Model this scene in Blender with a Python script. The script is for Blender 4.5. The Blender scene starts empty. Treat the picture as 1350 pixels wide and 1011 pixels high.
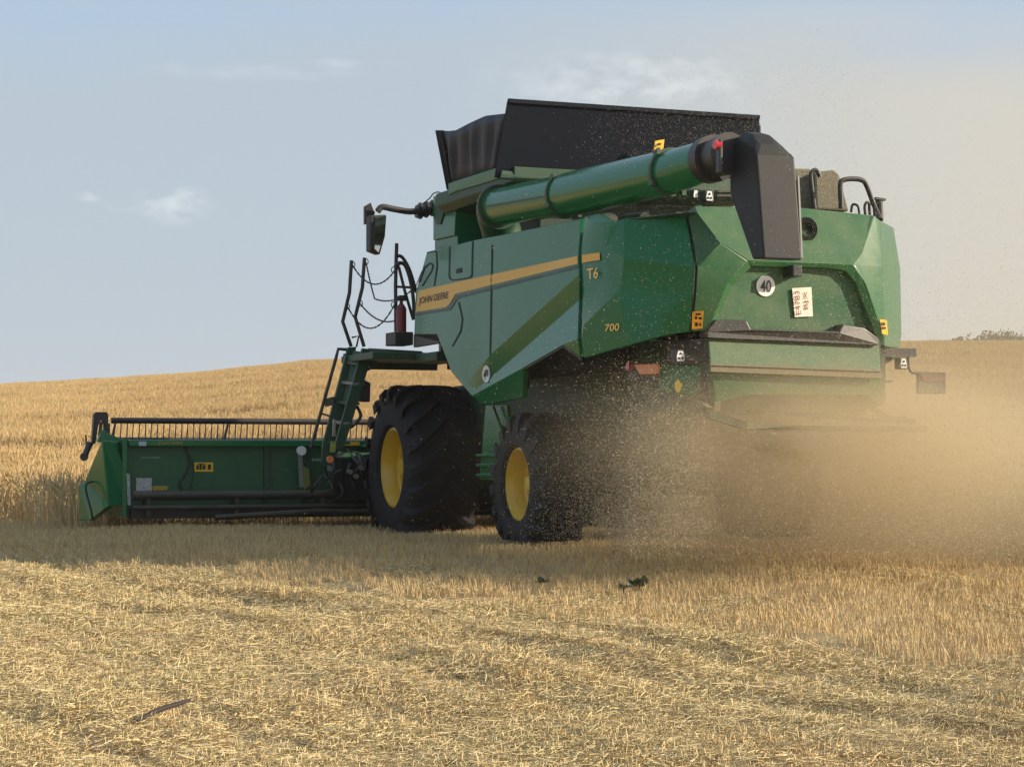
import bpy, bmesh, math, random
import numpy as np
from mathutils import Vector, Matrix, Euler
from mathutils.bvhtree import BVHTree
R = math.radians
random.seed(7); rng = np.random.default_rng(11)
C = bpy.data.collections.new('harvest'); bpy.context.scene.collection.children.link(C)
scene = bpy.context.scene

# ------------------------------------------------------------------ camera
F = 2690.0                      # focal length in photo pixels (1350 wide)
CAM = Vector((0, 0, 0.95)); PITCH = math.atan2(94.5, F)
cam = bpy.data.cameras.new('camera'); cam.sensor_width = 36; cam.lens = 36 * F / 1350
cam.clip_start = 0.1; cam.clip_end = 3000
cam_ob = bpy.data.objects.new('camera', cam); scene.collection.objects.link(cam_ob)
cam_ob.location = CAM; cam_ob.rotation_euler = (R(90) + PITCH, 0, 0)
scene.camera = cam_ob

# ------------------------------------------------------------------ sun and sky
SUN_AZ, SUN_EL = -8.0, 21.0     # azimuth measured from +X (the right) towards +Y
sdir = Vector((math.cos(R(SUN_AZ)) * math.cos(R(SUN_EL)), math.sin(R(SUN_AZ)) * math.cos(R(SUN_EL)), math.sin(R(SUN_EL))))
sun = bpy.data.lights.new('sun', 'SUN'); sun.energy = 5.0; sun.angle = R(0.6); sun.color = (1.0, 0.86, 0.66)
sun_ob = bpy.data.objects.new('sun', sun); scene.collection.objects.link(sun_ob)
sun_ob.rotation_euler = sdir.to_track_quat('Z', 'Y').to_euler(); sun_ob.location = sdir * 60
world = bpy.data.worlds.new('World'); scene.world = world; world.use_nodes = True
wt = world.node_tree; wt.nodes.clear()
def wn(t, **k):
    n = wt.nodes.new(t)
    for a, b in k.items(): setattr(n, a, b)
    return n
sky = wn('ShaderNodeTexSky', sky_type='NISHITA', sun_disc=False)
sky.sun_elevation = R(SUN_EL); sky.sun_rotation = R(90 - SUN_AZ)
sky.air_density = 1.0; sky.dust_density = 2.0; sky.ozone_density = 1.3; sky.altitude = 300
tc = wn('ShaderNodeTexCoord')
sep = wn('ShaderNodeSeparateXYZ'); wt.links.new(tc.outputs['Generated'], sep.inputs[0])
# thin high cloud veil: more of it near the horizon, ragged upper edge, a few wisps
mp = wn('ShaderNodeMapping'); mp.inputs['Scale'].default_value = (1.6, 1.6, 9.0); mp.inputs['Rotation'].default_value = (0, R(4), 0)
wt.links.new(tc.outputs['Generated'], mp.inputs[0])
nz = wn('ShaderNodeTexNoise'); nz.inputs['Scale'].default_value = 1.7; nz.inputs['Detail'].default_value = 7; nz.inputs['Roughness'].default_value = .55
wt.links.new(mp.outputs[0], nz.inputs['Vector'])
mz = wn('ShaderNodeMath', operation='MULTIPLY_ADD'); wt.links.new(nz.outputs['Fac'], mz.inputs[0]); mz.inputs[1].default_value = .16
wt.links.new(sep.outputs['Z'], mz.inputs[2])
mr = wn('ShaderNodeMapRange'); mr.interpolation_type = 'SMOOTHSTEP'
wt.links.new(mz.outputs[0], mr.inputs['Value'])
mr.inputs['From Min'].default_value = .335; mr.inputs['From Max'].default_value = .235
mr.inputs['To Min'].default_value = .05; mr.inputs['To Max'].default_value = .85
mixv = wn('ShaderNodeMix', data_type='RGBA'); wt.links.new(mr.outputs[0], mixv.inputs['Factor'])
mixt = wn('ShaderNodeMix', data_type='RGBA'); mixt.inputs['Factor'].default_value = .7
wt.links.new(sky.outputs[0], mixt.inputs['A']); mixt.inputs['B'].default_value = (3.15, 4.25, 5.7, 1); wt.links.new(mixt.outputs['Result'], mixv.inputs['A'])
warm = wn('ShaderNodeMapRange'); warm.interpolation_type = 'SMOOTHSTEP'; wt.links.new(sep.outputs['X'], warm.inputs['Value'])
warm.inputs['From Min'].default_value = -.06; warm.inputs['From Max'].default_value = .24
mixw = wn('ShaderNodeMix', data_type='RGBA'); wt.links.new(warm.outputs[0], mixw.inputs['Factor'])
mixw.inputs['A'].default_value = (3.3, 3.8, 4.25, 1); mixw.inputs['B'].default_value = (4.5, 4.35, 3.85, 1); wt.links.new(mixw.outputs['Result'], mixv.inputs['B'])
# small wisp cloud low on the left
mp2 = wn('ShaderNodeMapping'); mp2.inputs['Scale'].default_value = (60, 60, 110); wt.links.new(tc.outputs['Generated'], mp2.inputs[0])
nz2 = wn('ShaderNodeTexNoise'); nz2.inputs['Scale'].default_value = 1.0; nz2.inputs['Detail'].default_value = 6; wt.links.new(mp2.outputs[0], nz2.inputs['Vector'])
def wisp(px, py, rx, ry, amt):
    d = Vector(((px - 675), F, (505.5 - py) + 94.5)).normalized()
    sb = wn('ShaderNodeVectorMath', operation='SUBTRACT'); wt.links.new(tc.outputs['Generated'], sb.inputs[0]); sb.inputs[1].default_value = d
    ml = wn('ShaderNodeVectorMath', operation='MULTIPLY'); wt.links.new(sb.outputs[0], ml.inputs[0]); ml.inputs[1].default_value = (F / rx, 0, F / ry)
    ln = wn('ShaderNodeVectorMath', operation='LENGTH'); wt.links.new(ml.outputs[0], ln.inputs[0])
    m1 = wn('ShaderNodeMapRange'); m1.interpolation_type = 'SMOOTHSTEP'; wt.links.new(ln.outputs['Value'], m1.inputs['Value'])
    m1.inputs['From Min'].default_value = 1; m1.inputs['From Max'].default_value = .2
    m2 = wn('ShaderNodeMapRange'); wt.links.new(nz2.outputs['Fac'], m2.inputs['Value']); m2.inputs['From Min'].default_value = .42; m2.inputs['From Max'].default_value = .7
    m3 = wn('ShaderNodeMath', operation='MULTIPLY'); wt.links.new(m1.outputs[0], m3.inputs[0]); wt.links.new(m2.outputs[0], m3.inputs[1])
    m4 = wn('ShaderNodeMath', operation='MULTIPLY'); wt.links.new(m3.outputs[0], m4.inputs[0]); m4.inputs[1].default_value = amt
    return m4
cur = mixv
for a in [(228, 268, 62, 36, .34), (115, 258, 22, 9, .3), (160, 272, 30, 10, .2), (330, 92, 200, 16, .10), (455, 80, 80, 9, .16), (830, 110, 240, 62, .3)]:
    w = wisp(*a); mm = wn('ShaderNodeMix', data_type='RGBA'); wt.links.new(w.outputs[0], mm.inputs['Factor'])
    wt.links.new(cur.outputs['Result'], mm.inputs['A']); mm.inputs['B'].default_value = (7.4, 7.7, 7.7, 1); cur = mm
bg = wn('ShaderNodeBackground'); bg.inputs['Strength'].default_value = 0.10
wt.links.new(cur.outputs['Result'], bg.inputs['Color'])
wo = wn('ShaderNodeOutputWorld'); wt.links.new(bg.outputs[0], wo.inputs['Surface'])
scene.view_settings.view_transform = 'Standard'; scene.view_settings.look = 'None'
scene.view_settings.exposure = 0.58; scene.view_settings.gamma = 1.0
scene.render.engine = 'CYCLES'
scene.cycles.use_denoising = True
scene.cycles.max_bounces = 8; scene.cycles.diffuse_bounces = 3; scene.cycles.glossy_bounces = 3
scene.cycles.volume_bounces = 2; scene.cycles.transparent_max_bounces = 8
scene.cycles.volume_step_rate = 1.0; scene.cycles.volume_max_steps = 128

# ------------------------------------------------------------------ materials
def mat(name, col, rough=.5, metal=0, coat=0, spec=.5, noise=None, bump=0, bscale=40, dust=0, trans=0, attr=None, emis=None):
    m = bpy.data.materials.new(name); m.use_nodes = True; nt = m.node_tree; p = nt.nodes['Principled BSDF']
    p.inputs['Base Color'].default_value = (*col, 1); p.inputs['Roughness'].default_value = rough
    p.inputs['Metallic'].default_value = metal; p.inputs['Coat Weight'].default_value = coat; p.inputs['Coat Roughness'].default_value = .08
    p.inputs['Specular IOR Level'].default_value = spec
    geo = nt.nodes.new('ShaderNodeNewGeometry')
    src = None
    if attr:
        at = nt.nodes.new('ShaderNodeAttribute'); at.attribute_name = attr
        mu = nt.nodes.new('ShaderNodeMix'); mu.data_type = 'RGBA'; mu.blend_type = 'MULTIPLY'; mu.inputs['Factor'].default_value = 1
        mu.inputs['A'].default_value = (*col, 1); nt.links.new(at.outputs['Color'], mu.inputs['B']); src = mu.outputs['Result']
    if noise:
        sc, amt, col2 = noise
        n = nt.nodes.new('ShaderNodeTexNoise'); n.inputs['Scale'].default_value = sc; n.inputs['Detail'].default_value = 5
        nt.links.new(geo.outputs['Position'], n.inputs['Vector'])
        rmp = nt.nodes.new('ShaderNodeMapRange'); nt.links.new(n.outputs['Fac'], rmp.inputs['Value'])
        rmp.inputs['From Min'].default_value = .35; rmp.inputs['From Max'].default_value = .7; rmp.inputs['To Max'].default_value = amt
        mx = nt.nodes.new('ShaderNodeMix'); mx.data_type = 'RGBA'; nt.links.new(rmp.outputs[0], mx.inputs['Factor'])
        if src: nt.links.new(src, mx.inputs['A'])
        else: mx.inputs['A'].default_value = (*col, 1)
        mx.inputs['B'].default_value = (*col2, 1); src = mx.outputs['Result']
    if dust:
        # settled straw dust: more on surfaces that face up, broken by noise
        n = nt.nodes.new('ShaderNodeTexNoise'); n.inputs['Scale'].default_value = 3.0; n.inputs['Detail'].default_value = 8; n.inputs['Roughness'].default_value = .7
        nt.links.new(geo.outputs['Position'], n.inputs['Vector'])
        sx = nt.nodes.new('ShaderNodeSeparateXYZ'); nt.links.new(geo.outputs['Normal'], sx.inputs[0])
        md = nt.nodes.new('ShaderNodeMath'); md.operation = 'MULTIPLY_ADD'; nt.links.new(sx.outputs['Z'], md.inputs[0]); md.inputs[1].default_value = .35; nt.links.new(n.outputs['Fac'], md.inputs[2])
        rm = nt.nodes.new('ShaderNodeMapRange'); nt.links.new(md.outputs[0], rm.inputs['Value']); rm.inputs['From Min'].default_value = .4; rm.inputs['From Max'].default_value = .9; rm.inputs['To Max'].default_value = dust
        mx = nt.nodes.new('ShaderNodeMix'); mx.data_type = 'RGBA'; nt.links.new(rm.outputs[0], mx.inputs['Factor'])
        if src: nt.links.new(src, mx.inputs['A'])
        else: mx.inputs['A'].default_value = (*col, 1)
        mx.inputs['B'].default_value = (.33, .25, .14, 1); src = mx.outputs['Result']
        ra = nt.nodes.new('ShaderNodeMath'); ra.operation = 'MULTIPLY_ADD'; nt.links.new(rm.outputs[0], ra.inputs[0]); ra.inputs[1].default_value = .8; ra.inputs[2].default_value = rough
        ra.use_clamp = True; nt.links.new(ra.outputs[0], p.inputs['Roughness'])
    if src: nt.links.new(src, p.inputs['Base Color'])
    if bump:
        n = nt.nodes.new('ShaderNodeTexNoise'); n.inputs['Scale'].default_value = bscale; n.inputs['Detail'].default_value = 4
        nt.links.new(geo.outputs['Position'], n.inputs['Vector'])
        b = nt.nodes.new('ShaderNodeBump'); b.inputs['Strength'].default_value = bump; b.inputs['Distance'].default_value = .02
        nt.links.new(n.outputs['Fac'], b.inputs['Height']); nt.links.new(b.outputs[0], p.inputs['Normal'])
    if emis: p.inputs['Emission Color'].default_value = (*emis, 1); p.inputs['Emission Strength'].default_value = 1
    return m
GREEN = mat('green_paint', (.008, .138, .046), .20, coat=.10, spec=.28, dust=.03, bump=.03, bscale=1.2)
GREEN_D = mat('green_steel', (.010, .055, .026), .5, dust=.15)
GREEN_T = mat('green_paint_dusted', (.020, .105, .036), .30, coat=.08, spec=.4, dust=.22, bump=.03, bscale=1.2)
GREEN_B = mat('green_steel_dusty', (.016, .095, .034), .45, dust=.35)
YEL = mat('yellow_paint', (.72, .44, .02), .38, coat=.3, dust=.25)
LETT = mat('letter_yellow', (.95,.62,.14), .5)
STRIPE = mat('stripe_yellow', (.78, .42, .05), .45)
STICK = mat('warning_yellow', (.85, .50, .02), .45)
STEXT = mat('sticker_black', (.02, .018, .015), .5)
RUB = mat('tyre_rubber', (.014, .014, .016), .7, spec=.28, noise=(6, .25, (.03, .026, .022)), bump=.2, bscale=30)
BLK = mat('black_plastic', (.018, .018, .020), .42, dust=.15)
BLKM = mat('black_steel', (.016, .017, .018), .5, dust=.25)
TARP = mat('black_cover', (.036, .042, .062), .6, bump=.15, bscale=12)
RUBP = mat('rubber_flap', (.007, .010, .018), .7, spec=.12, dust=.01)
BOOT = mat('spout_rubber', (.013, .014, .016), .55, spec=.3, dust=.05, bump=.04, bscale=40)
DARK = mat('dark_inside', (.008, .011, .009), .8, spec=.2, dust=.06)
GREY = mat('grey_steel', (.22, .23, .23), .45, metal=.3, dust=.3)
WHITE = mat('white_sign', (.80, .80, .76), .5)
PLATE = mat('plate_cream', (.78, .72, .60), .5)
PTXT = mat('plate_red', (.25, .08, .06), .5)
RED = mat('red_lamp', (.55, .02, .025), .25, coat=.5)
ORANGE = mat('amber_lamp', (.75, .22, .08), .3, coat=.5)
LAMPW = mat('lamp_glass', (.75, .75, .72), .15)
GLASS = mat('cab_glass', (.02, .03, .03), .05, spec=.8)
MIRROR = mat('mirror_glass', (.6, .62, .6), .04, metal=1)
CHROME = mat('steel_rod', (.5, .5, .5), .3, metal=1)
DUSTY = mat('dusty_reflector', (.10, .03, .02), .6, dust=.25)

# ------------------------------------------------------------------ machine frame
TH = R(21.8)
ORG = Vector((1.47, 20.36, 0))
MR = Matrix.Rotation(TH, 3, 'Z')
MRI = MR.inverted()
def ray(px, py):
    d = Vector((px - 675, F, 505.5 - py))
    d = Matrix.Rotation(PITCH, 3, 'X') @ d
    return (MRI @ (CAM - ORG)), (MRI @ d.normalized())
def P(px, py, b=None, a=None, z=None):
    "the machine-frame point (x right, y forward, z up) that lies on one plane of the machine"
    o, d = ray(px, py)
    i, v = (0, b) if b is not None else ((1, a) if a is not None else (2, z))
    t = (v - o[i]) / d[i]
    return o + d * t

class MB:
    def __init__(s): s.v = []; s.f = []
    def add(s, vs, fs):
        n = len(s.v); s.v += [tuple(x) for x in vs]; s.f += [tuple(i + n for i in f) for f in fs]; return s
    def box(s, lo, hi):
        x0, y0, z0 = lo; x1, y1, z1 = hi
        return s.add([(x0,y0,z0),(x1,y0,z0),(x1,y1,z0),(x0,y1,z0),(x0,y0,z1),(x1,y0,z1),(x1,y1,z1),(x0,y1,z1)],
                     [(0,3,2,1),(4,5,6,7),(0,1,5,4),(1,2,6,5),(2,3,7,6),(3,0,4,7)])
    def obox(s, c, ax, ay, az):      # oriented box: centre and three half-axes
        c = Vector(c); vs = []
        for k in ((-1,-1,-1),(1,-1,-1),(1,1,-1),(-1,1,-1),(-1,-1,1),(1,-1,1),(1,1,1),(-1,1,1)):
            vs.append(c + Vector(ax)*k[0] + Vector(ay)*k[1] + Vector(az)*k[2])
        return s.add(vs, [(0,3,2,1),(4,5,6,7),(0,1,5,4),(1,2,6,5),(2,3,7,6),(3,0,4,7)])
    def bar(s, p, q, w, h=None, up=(0,0,1)):
        p, q = Vector(p), Vector(q); d = (q - p); L = d.length; d.normalize(); u = Vector(up)
        if abs(d.dot(u)) > .95: u = Vector((1,0,0))
        sd = d.cross(u).normalized(); u2 = sd.cross(d)
        return s.obox((p + q) / 2, d * (L/2), sd * (w/2), u2 * ((h or w)/2))
    def shell(s, vs, fs, sh):        # surface pushed back by vector sh to give it thickness
        sh = Vector(sh); n = len(vs); V = [Vector(v) for v in vs] + [Vector(v) + sh for v in vs]
        fs = [tuple(f) for f in fs]; edges = {}
        for f in fs:
            for i in range(len(f)):
                e = (f[i], f[(i+1) % len(f)]); edges[e] = 1
        F2 = list(fs) + [tuple(reversed([i + n for i in f])) for f in fs]
        for (a, b) in edges:
            if (b, a) not in edges: F2.append((b, a, a + n, b + n))
        return s.add(V, F2)
    def poly(s, pts, sh): return s.shell(pts, [tuple(range(len(pts)))], sh)
    def tube(s, pts, r, n=10, cap=True):
        pts = [Vector(p) for p in pts]; rs = r if isinstance(r, (list, tuple)) else [r] * len(pts)
        base = len(s.v); prev = None
        for i, p in enumerate(pts):
            t = (pts[min(i+1, len(pts)-1)] - pts[max(i-1, 0)]).normalized()
            if prev is None:
                u = Vector((0,0,1)) if abs(t.z) < .9 else Vector((1,0,0))
                a = t.cross(u).normalized()
            else:
                a = (prev - t * prev.dot(t)).normalized()
            prev = a; b = t.cross(a)
            for k in range(n):
                g = 2*math.pi*k/n; s.v.append(tuple(p + (a*math.cos(g) + b*math.sin(g)) * rs[i]))
        for i in range(len(pts)-1):
            for k in range(n):
                a0 = base + i*n + k; a1 = base + i*n + (k+1) % n
                s.f.append((a0, a1, a1 + n, a0 + n))
        if cap:
            s.f.append(tuple(base + k for k in reversed(range(n)))); s.f.append(tuple(base + (len(pts)-1)*n + k for k in range(n)))
        return s
    def lathe(s, prof, n=48, axis='x', c=(0,0,0), closed=False):
        base = len(s.v); m = len(prof); c = Vector(c)
        for k in range(n):
            g = 2*math.pi*k/n
            for (h, r) in prof:
                q = {'x': (h, r*math.cos(g), r*math.sin(g)), 'y': (r*math.cos(g), h, r*math.sin(g)), 'z': (r*math.cos(g), r*math.sin(g), h)}[axis]
                s.v.append(tuple(Vector(q) + c))
        for k in range(n):
            for i in range(m if closed else m-1):
                j = (i+1) % m; s.f.append((base + k*m + i, base + ((k+1) % n)*m + i, base + ((k+1) % n)*m + j, base + k*m + j))
        return s
    def build(s, name, m, parent=None, smooth=False, bevel=0, seg=2):
        me = bpy.data.meshes.new(name); me.from_pydata(s.v, [], s.f); me.validate()
        bm = bmesh.new(); bm.from_mesh(me); bmesh.ops.recalc_face_normals(bm, faces=bm.faces); bm.to_mesh(me); bm.free()
        o = bpy.data.objects.new(name, me); C.objects.link(o)
        me.materials.append(m)
        if smooth:
            me.polygons.foreach_set('use_smooth', [True]*len(me.polygons))
            if smooth != 'all':
                try: me.set_sharp_from_angle(angle=R(35 if smooth is True else smooth))
                except Exception: pass
        if bevel:
            b = o.modifiers.new('bevel', 'BEVEL'); b.width = bevel; b.segments = seg; b.limit_method = 'ANGLE'; b.angle_limit = R(28); b.harden_normals = False
        if parent: o.parent = parent
        return o
def tag(o, label=None, cat=None, group=None, kind=None):
    for k, v in (('label', label), ('category', cat), ('group', group), ('kind', kind)):
        if v: o[k] = v
    return o
def smooth_path(pts, n=6):
    pts = [Vector(p) for p in pts]; out = []
    for i in range(len(pts)-1):
        p0, p1, p2, p3 = pts[max(i-1,0)], pts[i], pts[i+1], pts[min(i+2, len(pts)-1)]
        for k in range(n):
            t = k/n; out.append(.5*((2*p1)+(-p0+p2)*t+(2*p0-5*p1+4*p2-p3)*t*t+(-p0+3*p1-3*p2+p3)*t**3))
    return out + [pts[-1]]

comb = bpy.data.objects.new('combine_harvester', None); C.objects.link(comb)
comb.location = ORG; comb.rotation_euler = (0, 0, TH)
tag(comb, 'large green combine harvester with yellow stripe and wheels cutting the golden crop', 'combine harvester')

# ================================================================== body panels, left side
panels = []
def raised(pp): return pp
mb = MB()
V = [P(563,332,b=-1.50),P(625,317,b=-1.55),P(766.5,288.5,b=-1.55),P(762.5,332,b=-1.60),P(763.5,362,b=-1.615),P(646,468,b=-1.615),P(620,500,b=-1.61),
     P(576,441,b=-1.58),P(546,441,b=-1.52),P(548,385,b=-1.53),                      # 0-9
     P(763.5,395,b=-1.565),P(654,492,b=-1.57),P(628,513,b=-1.585),                 # 10-12
     P(761.5,447,b=-1.63),P(765,471,b=-1.60),P(742,455,b=-1.64),P(690,485,b=-1.64),P(622,522,b=-1.61), # 13-17
     P(689,511,b=-1.58),P(689.5,524,b=-1.55),P(636,534,b=-1.55),P(595,490,b=-1.585)]  # 18-21
FS = [(1,2,3,4,5),(0,1,5,6,21,7,8,9),(5,4,10,11),(6,5,11,12),(12,11,10,13,15,16,17),(13,14,15),(17,16,18,19,20),(6,12,17,21),(21,17,20)]
mb.shell(V, FS, (.05,0,0))
left_panel = mb.build('side_panel', GREEN, comb, smooth=14, bevel=.006)
# rear left cover, tapering in towards the tail
mb = MB()
V = [P(771,285.5,b=-1.55),P(790,281.5,b=-1.55),P(823,288,b=-1.49),P(904,287,b=-1.15),          #0-3
     P(766.5,332,b=-1.60),P(768,395,b=-1.60),P(766.5,447,b=-1.635),P(769.5,472,b=-1.62),         #4-7
     P(829,455,b=-1.50),P(873,443,b=-1.34),P(909,437,b=-1.17),P(914,386,b=-1.17),P(916,353,b=-1.17), #8-12
     P(823,341,b=-1.55),P(817,382,b=-1.55),P(782,293,b=-1.60),P(798,368,b=-1.56),P(769,387,b=-1.59), #13-17
     P(770,428,b=-1.64),P(819,413,b=-1.535),P(873,415,b=-1.35),P(798,326,b=-1.585),P(808,292,b=-1.56)] #18-22
FS = [(0,1,15),(1,22,15),(0,15,4),(15,21,4),(15,22,21),(22,2,13,21),(4,21,16,17),(21,13,14,16),(17,16,14,18),(18,14,19),(18,19,8,7,6),(5,18,6),(5,17,18),(4,17,5),
      (2,3,12,13),(13,12,11,14),(14,11,20,19),(19,20,9,8),(20,11,10,9)]
mb.shell(V, FS, (.045,.02,0))
rear_cover = mb.build('rear_side_cover', GREEN, comb, smooth=14, bevel=.008)
# pointed corner facet between the side cover and the tail
mb = MB()
V = [P(907,287,b=-1.14),P(920,281,b=-1.12),P(951,321,a=-3.12),P(986,344,a=-3.14),P(959,374,a=-3.13),P(935,436,a=-3.10),P(912,437,b=-1.15),P(917,386,b=-1.155),P(919,353,b=-1.155)]
FS = [(0,1,2,8),(8,2,3,4),(8,4,7),(7,4,5,6)]
mb.shell(V, FS, (.03,.04,0))
corner = mb.build('tail_corner_panel', GREEN_T, comb, smooth=14, bevel=.008)
# tail, upper
mb = MB()
V = [P(916,272,a=-2.80),P(1056,274,a=-2.84),P(1152,284,a=-2.78),P(1136,333,a=-3.02),P(1125,349,a=-3.14),P(986,344,a=-3.14),P(951,321,a=-3.12),P(920,281,a=-2.94)]
mb.shell(V, [(0,1,5,6,7),(1,2,3,4,5)], (0,.05,0))
tail = mb.build('tail_panel', GREEN_T, comb, smooth=14, bevel=.01)
# frame around the tail door
mb = MB()
out = [P(986,344,a=-3.14),P(1092,347,a=-3.14),P(1125,349,a=-3.14),P(1136,368,a=-3.13),P(1165,446,a=-3.1),P(1165,455,a=-3.1)]
inn = [P(990,351,a=-3.12),P(1085,353,a=-3.12),P(1114,357,a=-3.12),P(1127,371,a=-3.11),P(1156,447,a=-3.08),P(1156,455,a=-3.08)]
n = len(out)
mb.shell(out + inn, [(i, i+1, n+i+1, n+i) for i in range(n-1)], (0,.09,0))
lo = [P(986,344,a=-3.14),P(959,374,a=-3.13),P(932,436,a=-3.1)]; li = [P(992,351,a=-3.11),P(966,376,a=-3.1),P(940,436,a=-3.08)]
mb.shell(lo + li, [(0,3,4,1),(1,4,5,2)], (0,.09,0))
mb.build('door_frame', GREEN_T, comb, bevel=.006)
mb = MB(); mb.poly([P(988,349,a=-3.06),P(1116,353,a=-3.06),P(1130,366,a=-3.06),P(1162,450,a=-3.02),P(934,438,a=-3.02),P(960,374,a=-3.04)], (0,.04,0))
tail_door = mb.build('tail_door', GREEN_B, comb)
# right shoulder of the tail and the right flank
mb = MB()
V = [P(1152,284,a=-2.80),P(1161,291,a=-2.80),P(1178,300,a=-2.08),P(1187,355,a=-2.14),P(1188.5,440,a=-2.14),P(1186,459,a=-2.2),P(1169,457,a=-2.99),P(1167,440,a=-2.99),P(1163,352,a=-2.95),
     P(1136,333,a=-3.02),P(1125,349,a=-3.14),P(1142,375,a=-3.1),P(1166,446,a=-3.08),P(1166,456,a=-3.06)]
mb.shell(V, [(0,1,8,9),(1,2,3,8),(3,4,7,8),(4,5,6,7),(9,8,11,10),(8,7,12,11),(7,6,13,12)], (-.05,.03,0))
shoulder = mb.build('tail_shoulder_panel', GREEN_T, comb, smooth=50, bevel=.008)
mb = MB(); mb.poly([(1.40,-2.0,2.9),(1.48,-2.0,2.1),(1.46,-2.05,1.85),(1.5,-1.0,1.6),(1.5,.2,1.45),(1.5,1.6,1.5),(1.5,2.6,2.2),(1.45,2.6,2.9),(1.45,1.6,2.97)], (-.05,0,0))
mb.build('flank_panel', GREEN, comb, bevel=.01)
# bumper moulding under the door
mb = MB()
V = [P(944,421,a=-3.13),P(985,422,a=-3.15),P(990,433,a=-3.16),P(1106,437,a=-3.16),P(1111,427,a=-3.15),P(1140,432,a=-3.13),P(1160,447,a=-3.10),P(1160,455,a=-3.16),P(932,445,a=-3.16),P(931,438,a=-3.12)]
mb.poly(V, (0,.14,0)); mb.build('bumper_moulding', BLK, comb, bevel=.015)
# lower straw hood
mb = MB()
V = [P(934,446,a=-3.10),P(1159,455,a=-3.10),P(1161,490,a=-3.20),P(937,482,a=-3.20),P(938,492,a=-3.14),P(1161,500,a=-3.14),P(1163,536,a=-3.1),P(1142,521,a=-3.12),P(986,521,a=-3.12),P(944,532,a=-3.1)]
mb.shell(V, [(0,1,2,3),(3,2,5,4),(4,5,6,7,8,9)], (0,.03,0))
lower_hood = mb.build('lower_hood', GREEN_B, comb, bevel=.006)
mb = MB()
mb.bar(P(936,486,a=-3.2), P(1162,495,a=-3.2), .03, .05); mb.bar(P(936,480.5,a=-3.22), P(1162,489,a=-3.22), .02, .015)
mb.build('hood_lip', mat('dusty_steel', (.16,.14,.09), .7, dust=.5), comb)
for sgn, px in ((-1, 935), (1, 1161)):
    q0 = P(px, 450, a=-3.1); mb = MB()
    mb.poly([q0, (q0.x, -1.5, q0.z+.1), (q0.x, -1.5, 1.35), (q0.x, -2.4, 1.3), P(px+3, 534, a=-3.08)], (.03*(-sgn),0,0)); mb.build('hood_cheek', GREEN_D, comb)
# inner mass of the machine
mb = MB()
mb.box((-1.42,-1.7,1.75),(1.25,1.9,2.93)); mb.box((-.8,-2.6,1.75),(.5,-1.7,2.8)); mb.box((-1.2,1.9,1.9),(1.2,2.9,3.1)); mb.box((-1.25,-2.3,2.0),(-.8,-1.7,2.88))
mb.build('machine_core', DARK, comb)
mb = MB()
mb.box((-.75,-1.6,1.05),(.75,3.9,1.75)); mb.bar((-.5,-1.5,1.0),(-.5,4.4,1.1),.12,.3); mb.bar((.5,-1.5,1.0),(.5,4.4,1.1),.12,.3)
mb.box((-.7,-2.9,1.3),(.6,-1.5,1.8))
mb.build('chassis_frame', GREEN_D, comb)
mb = MB(); mb.box((-1.0,-.09,.55),(1.0,.09,.78)); mb.bar((0,0,.7),(0,0,1.2),.3); mb.tube([(-.9,-.2,.72),(.9,-.2,.72)],.04)
mb.build('rear_axle', GREEN_D, comb)
mb = MB(); mb.box((-.9,3.65,.75),(.9,4.1,1.15)); mb.tube([(-1.0,3.87,.8),(1.0,3.87,.8)],.2,16); mb.build('front_axle', GREEN_D, comb)
# strut and slim ladder seen between the wheels
mb = MB()
mb.poly([P(640,534,b=-1.35),P(668,534,b=-1.35),P(672,590,b=-1.35),P(655,632,b=-1.35),P(632,632,b=-1.35)],(.04,0,0))
mb.bar(P(650,536,b=-1.4),P(668,585,b=-1.4),.03)
for k in range(3): mb.bar(P(630,600+k*13,b=-1.38),P(668,600+k*13,b=-1.38),.05,.03)
mb.build('side_bracket', GREEN, comb, bevel=.005)
# dark lip of the rear wheel arch
mb = MB()
A_ = [P(767,475,b=-1.57),P(742,458,b=-1.63),P(691,487,b=-1.63),P(690,511,b=-1.58)]
B_ = [P(763,483,b=-1.35),P(745,472,b=-1.35),P(699,492,b=-1.35),P(698,512,b=-1.35)]
mb.shell(A_+B_, [(0,1,5,4),(1,2,6,5),(2,3,7,6)], (0,0,.02)); mb.build('wheel_arch_lip', BLK, comb)
# small fascia under the front of the left panel
mb = MB(); mb.poly([P(545,441,b=-1.50),P(577,441,b=-1.56),P(581,452,b=-1.5),P(545,458,b=-1.5)],(.05,0,0)); mb.build('step_fascia', BLK, comb, bevel=.005)

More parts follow.
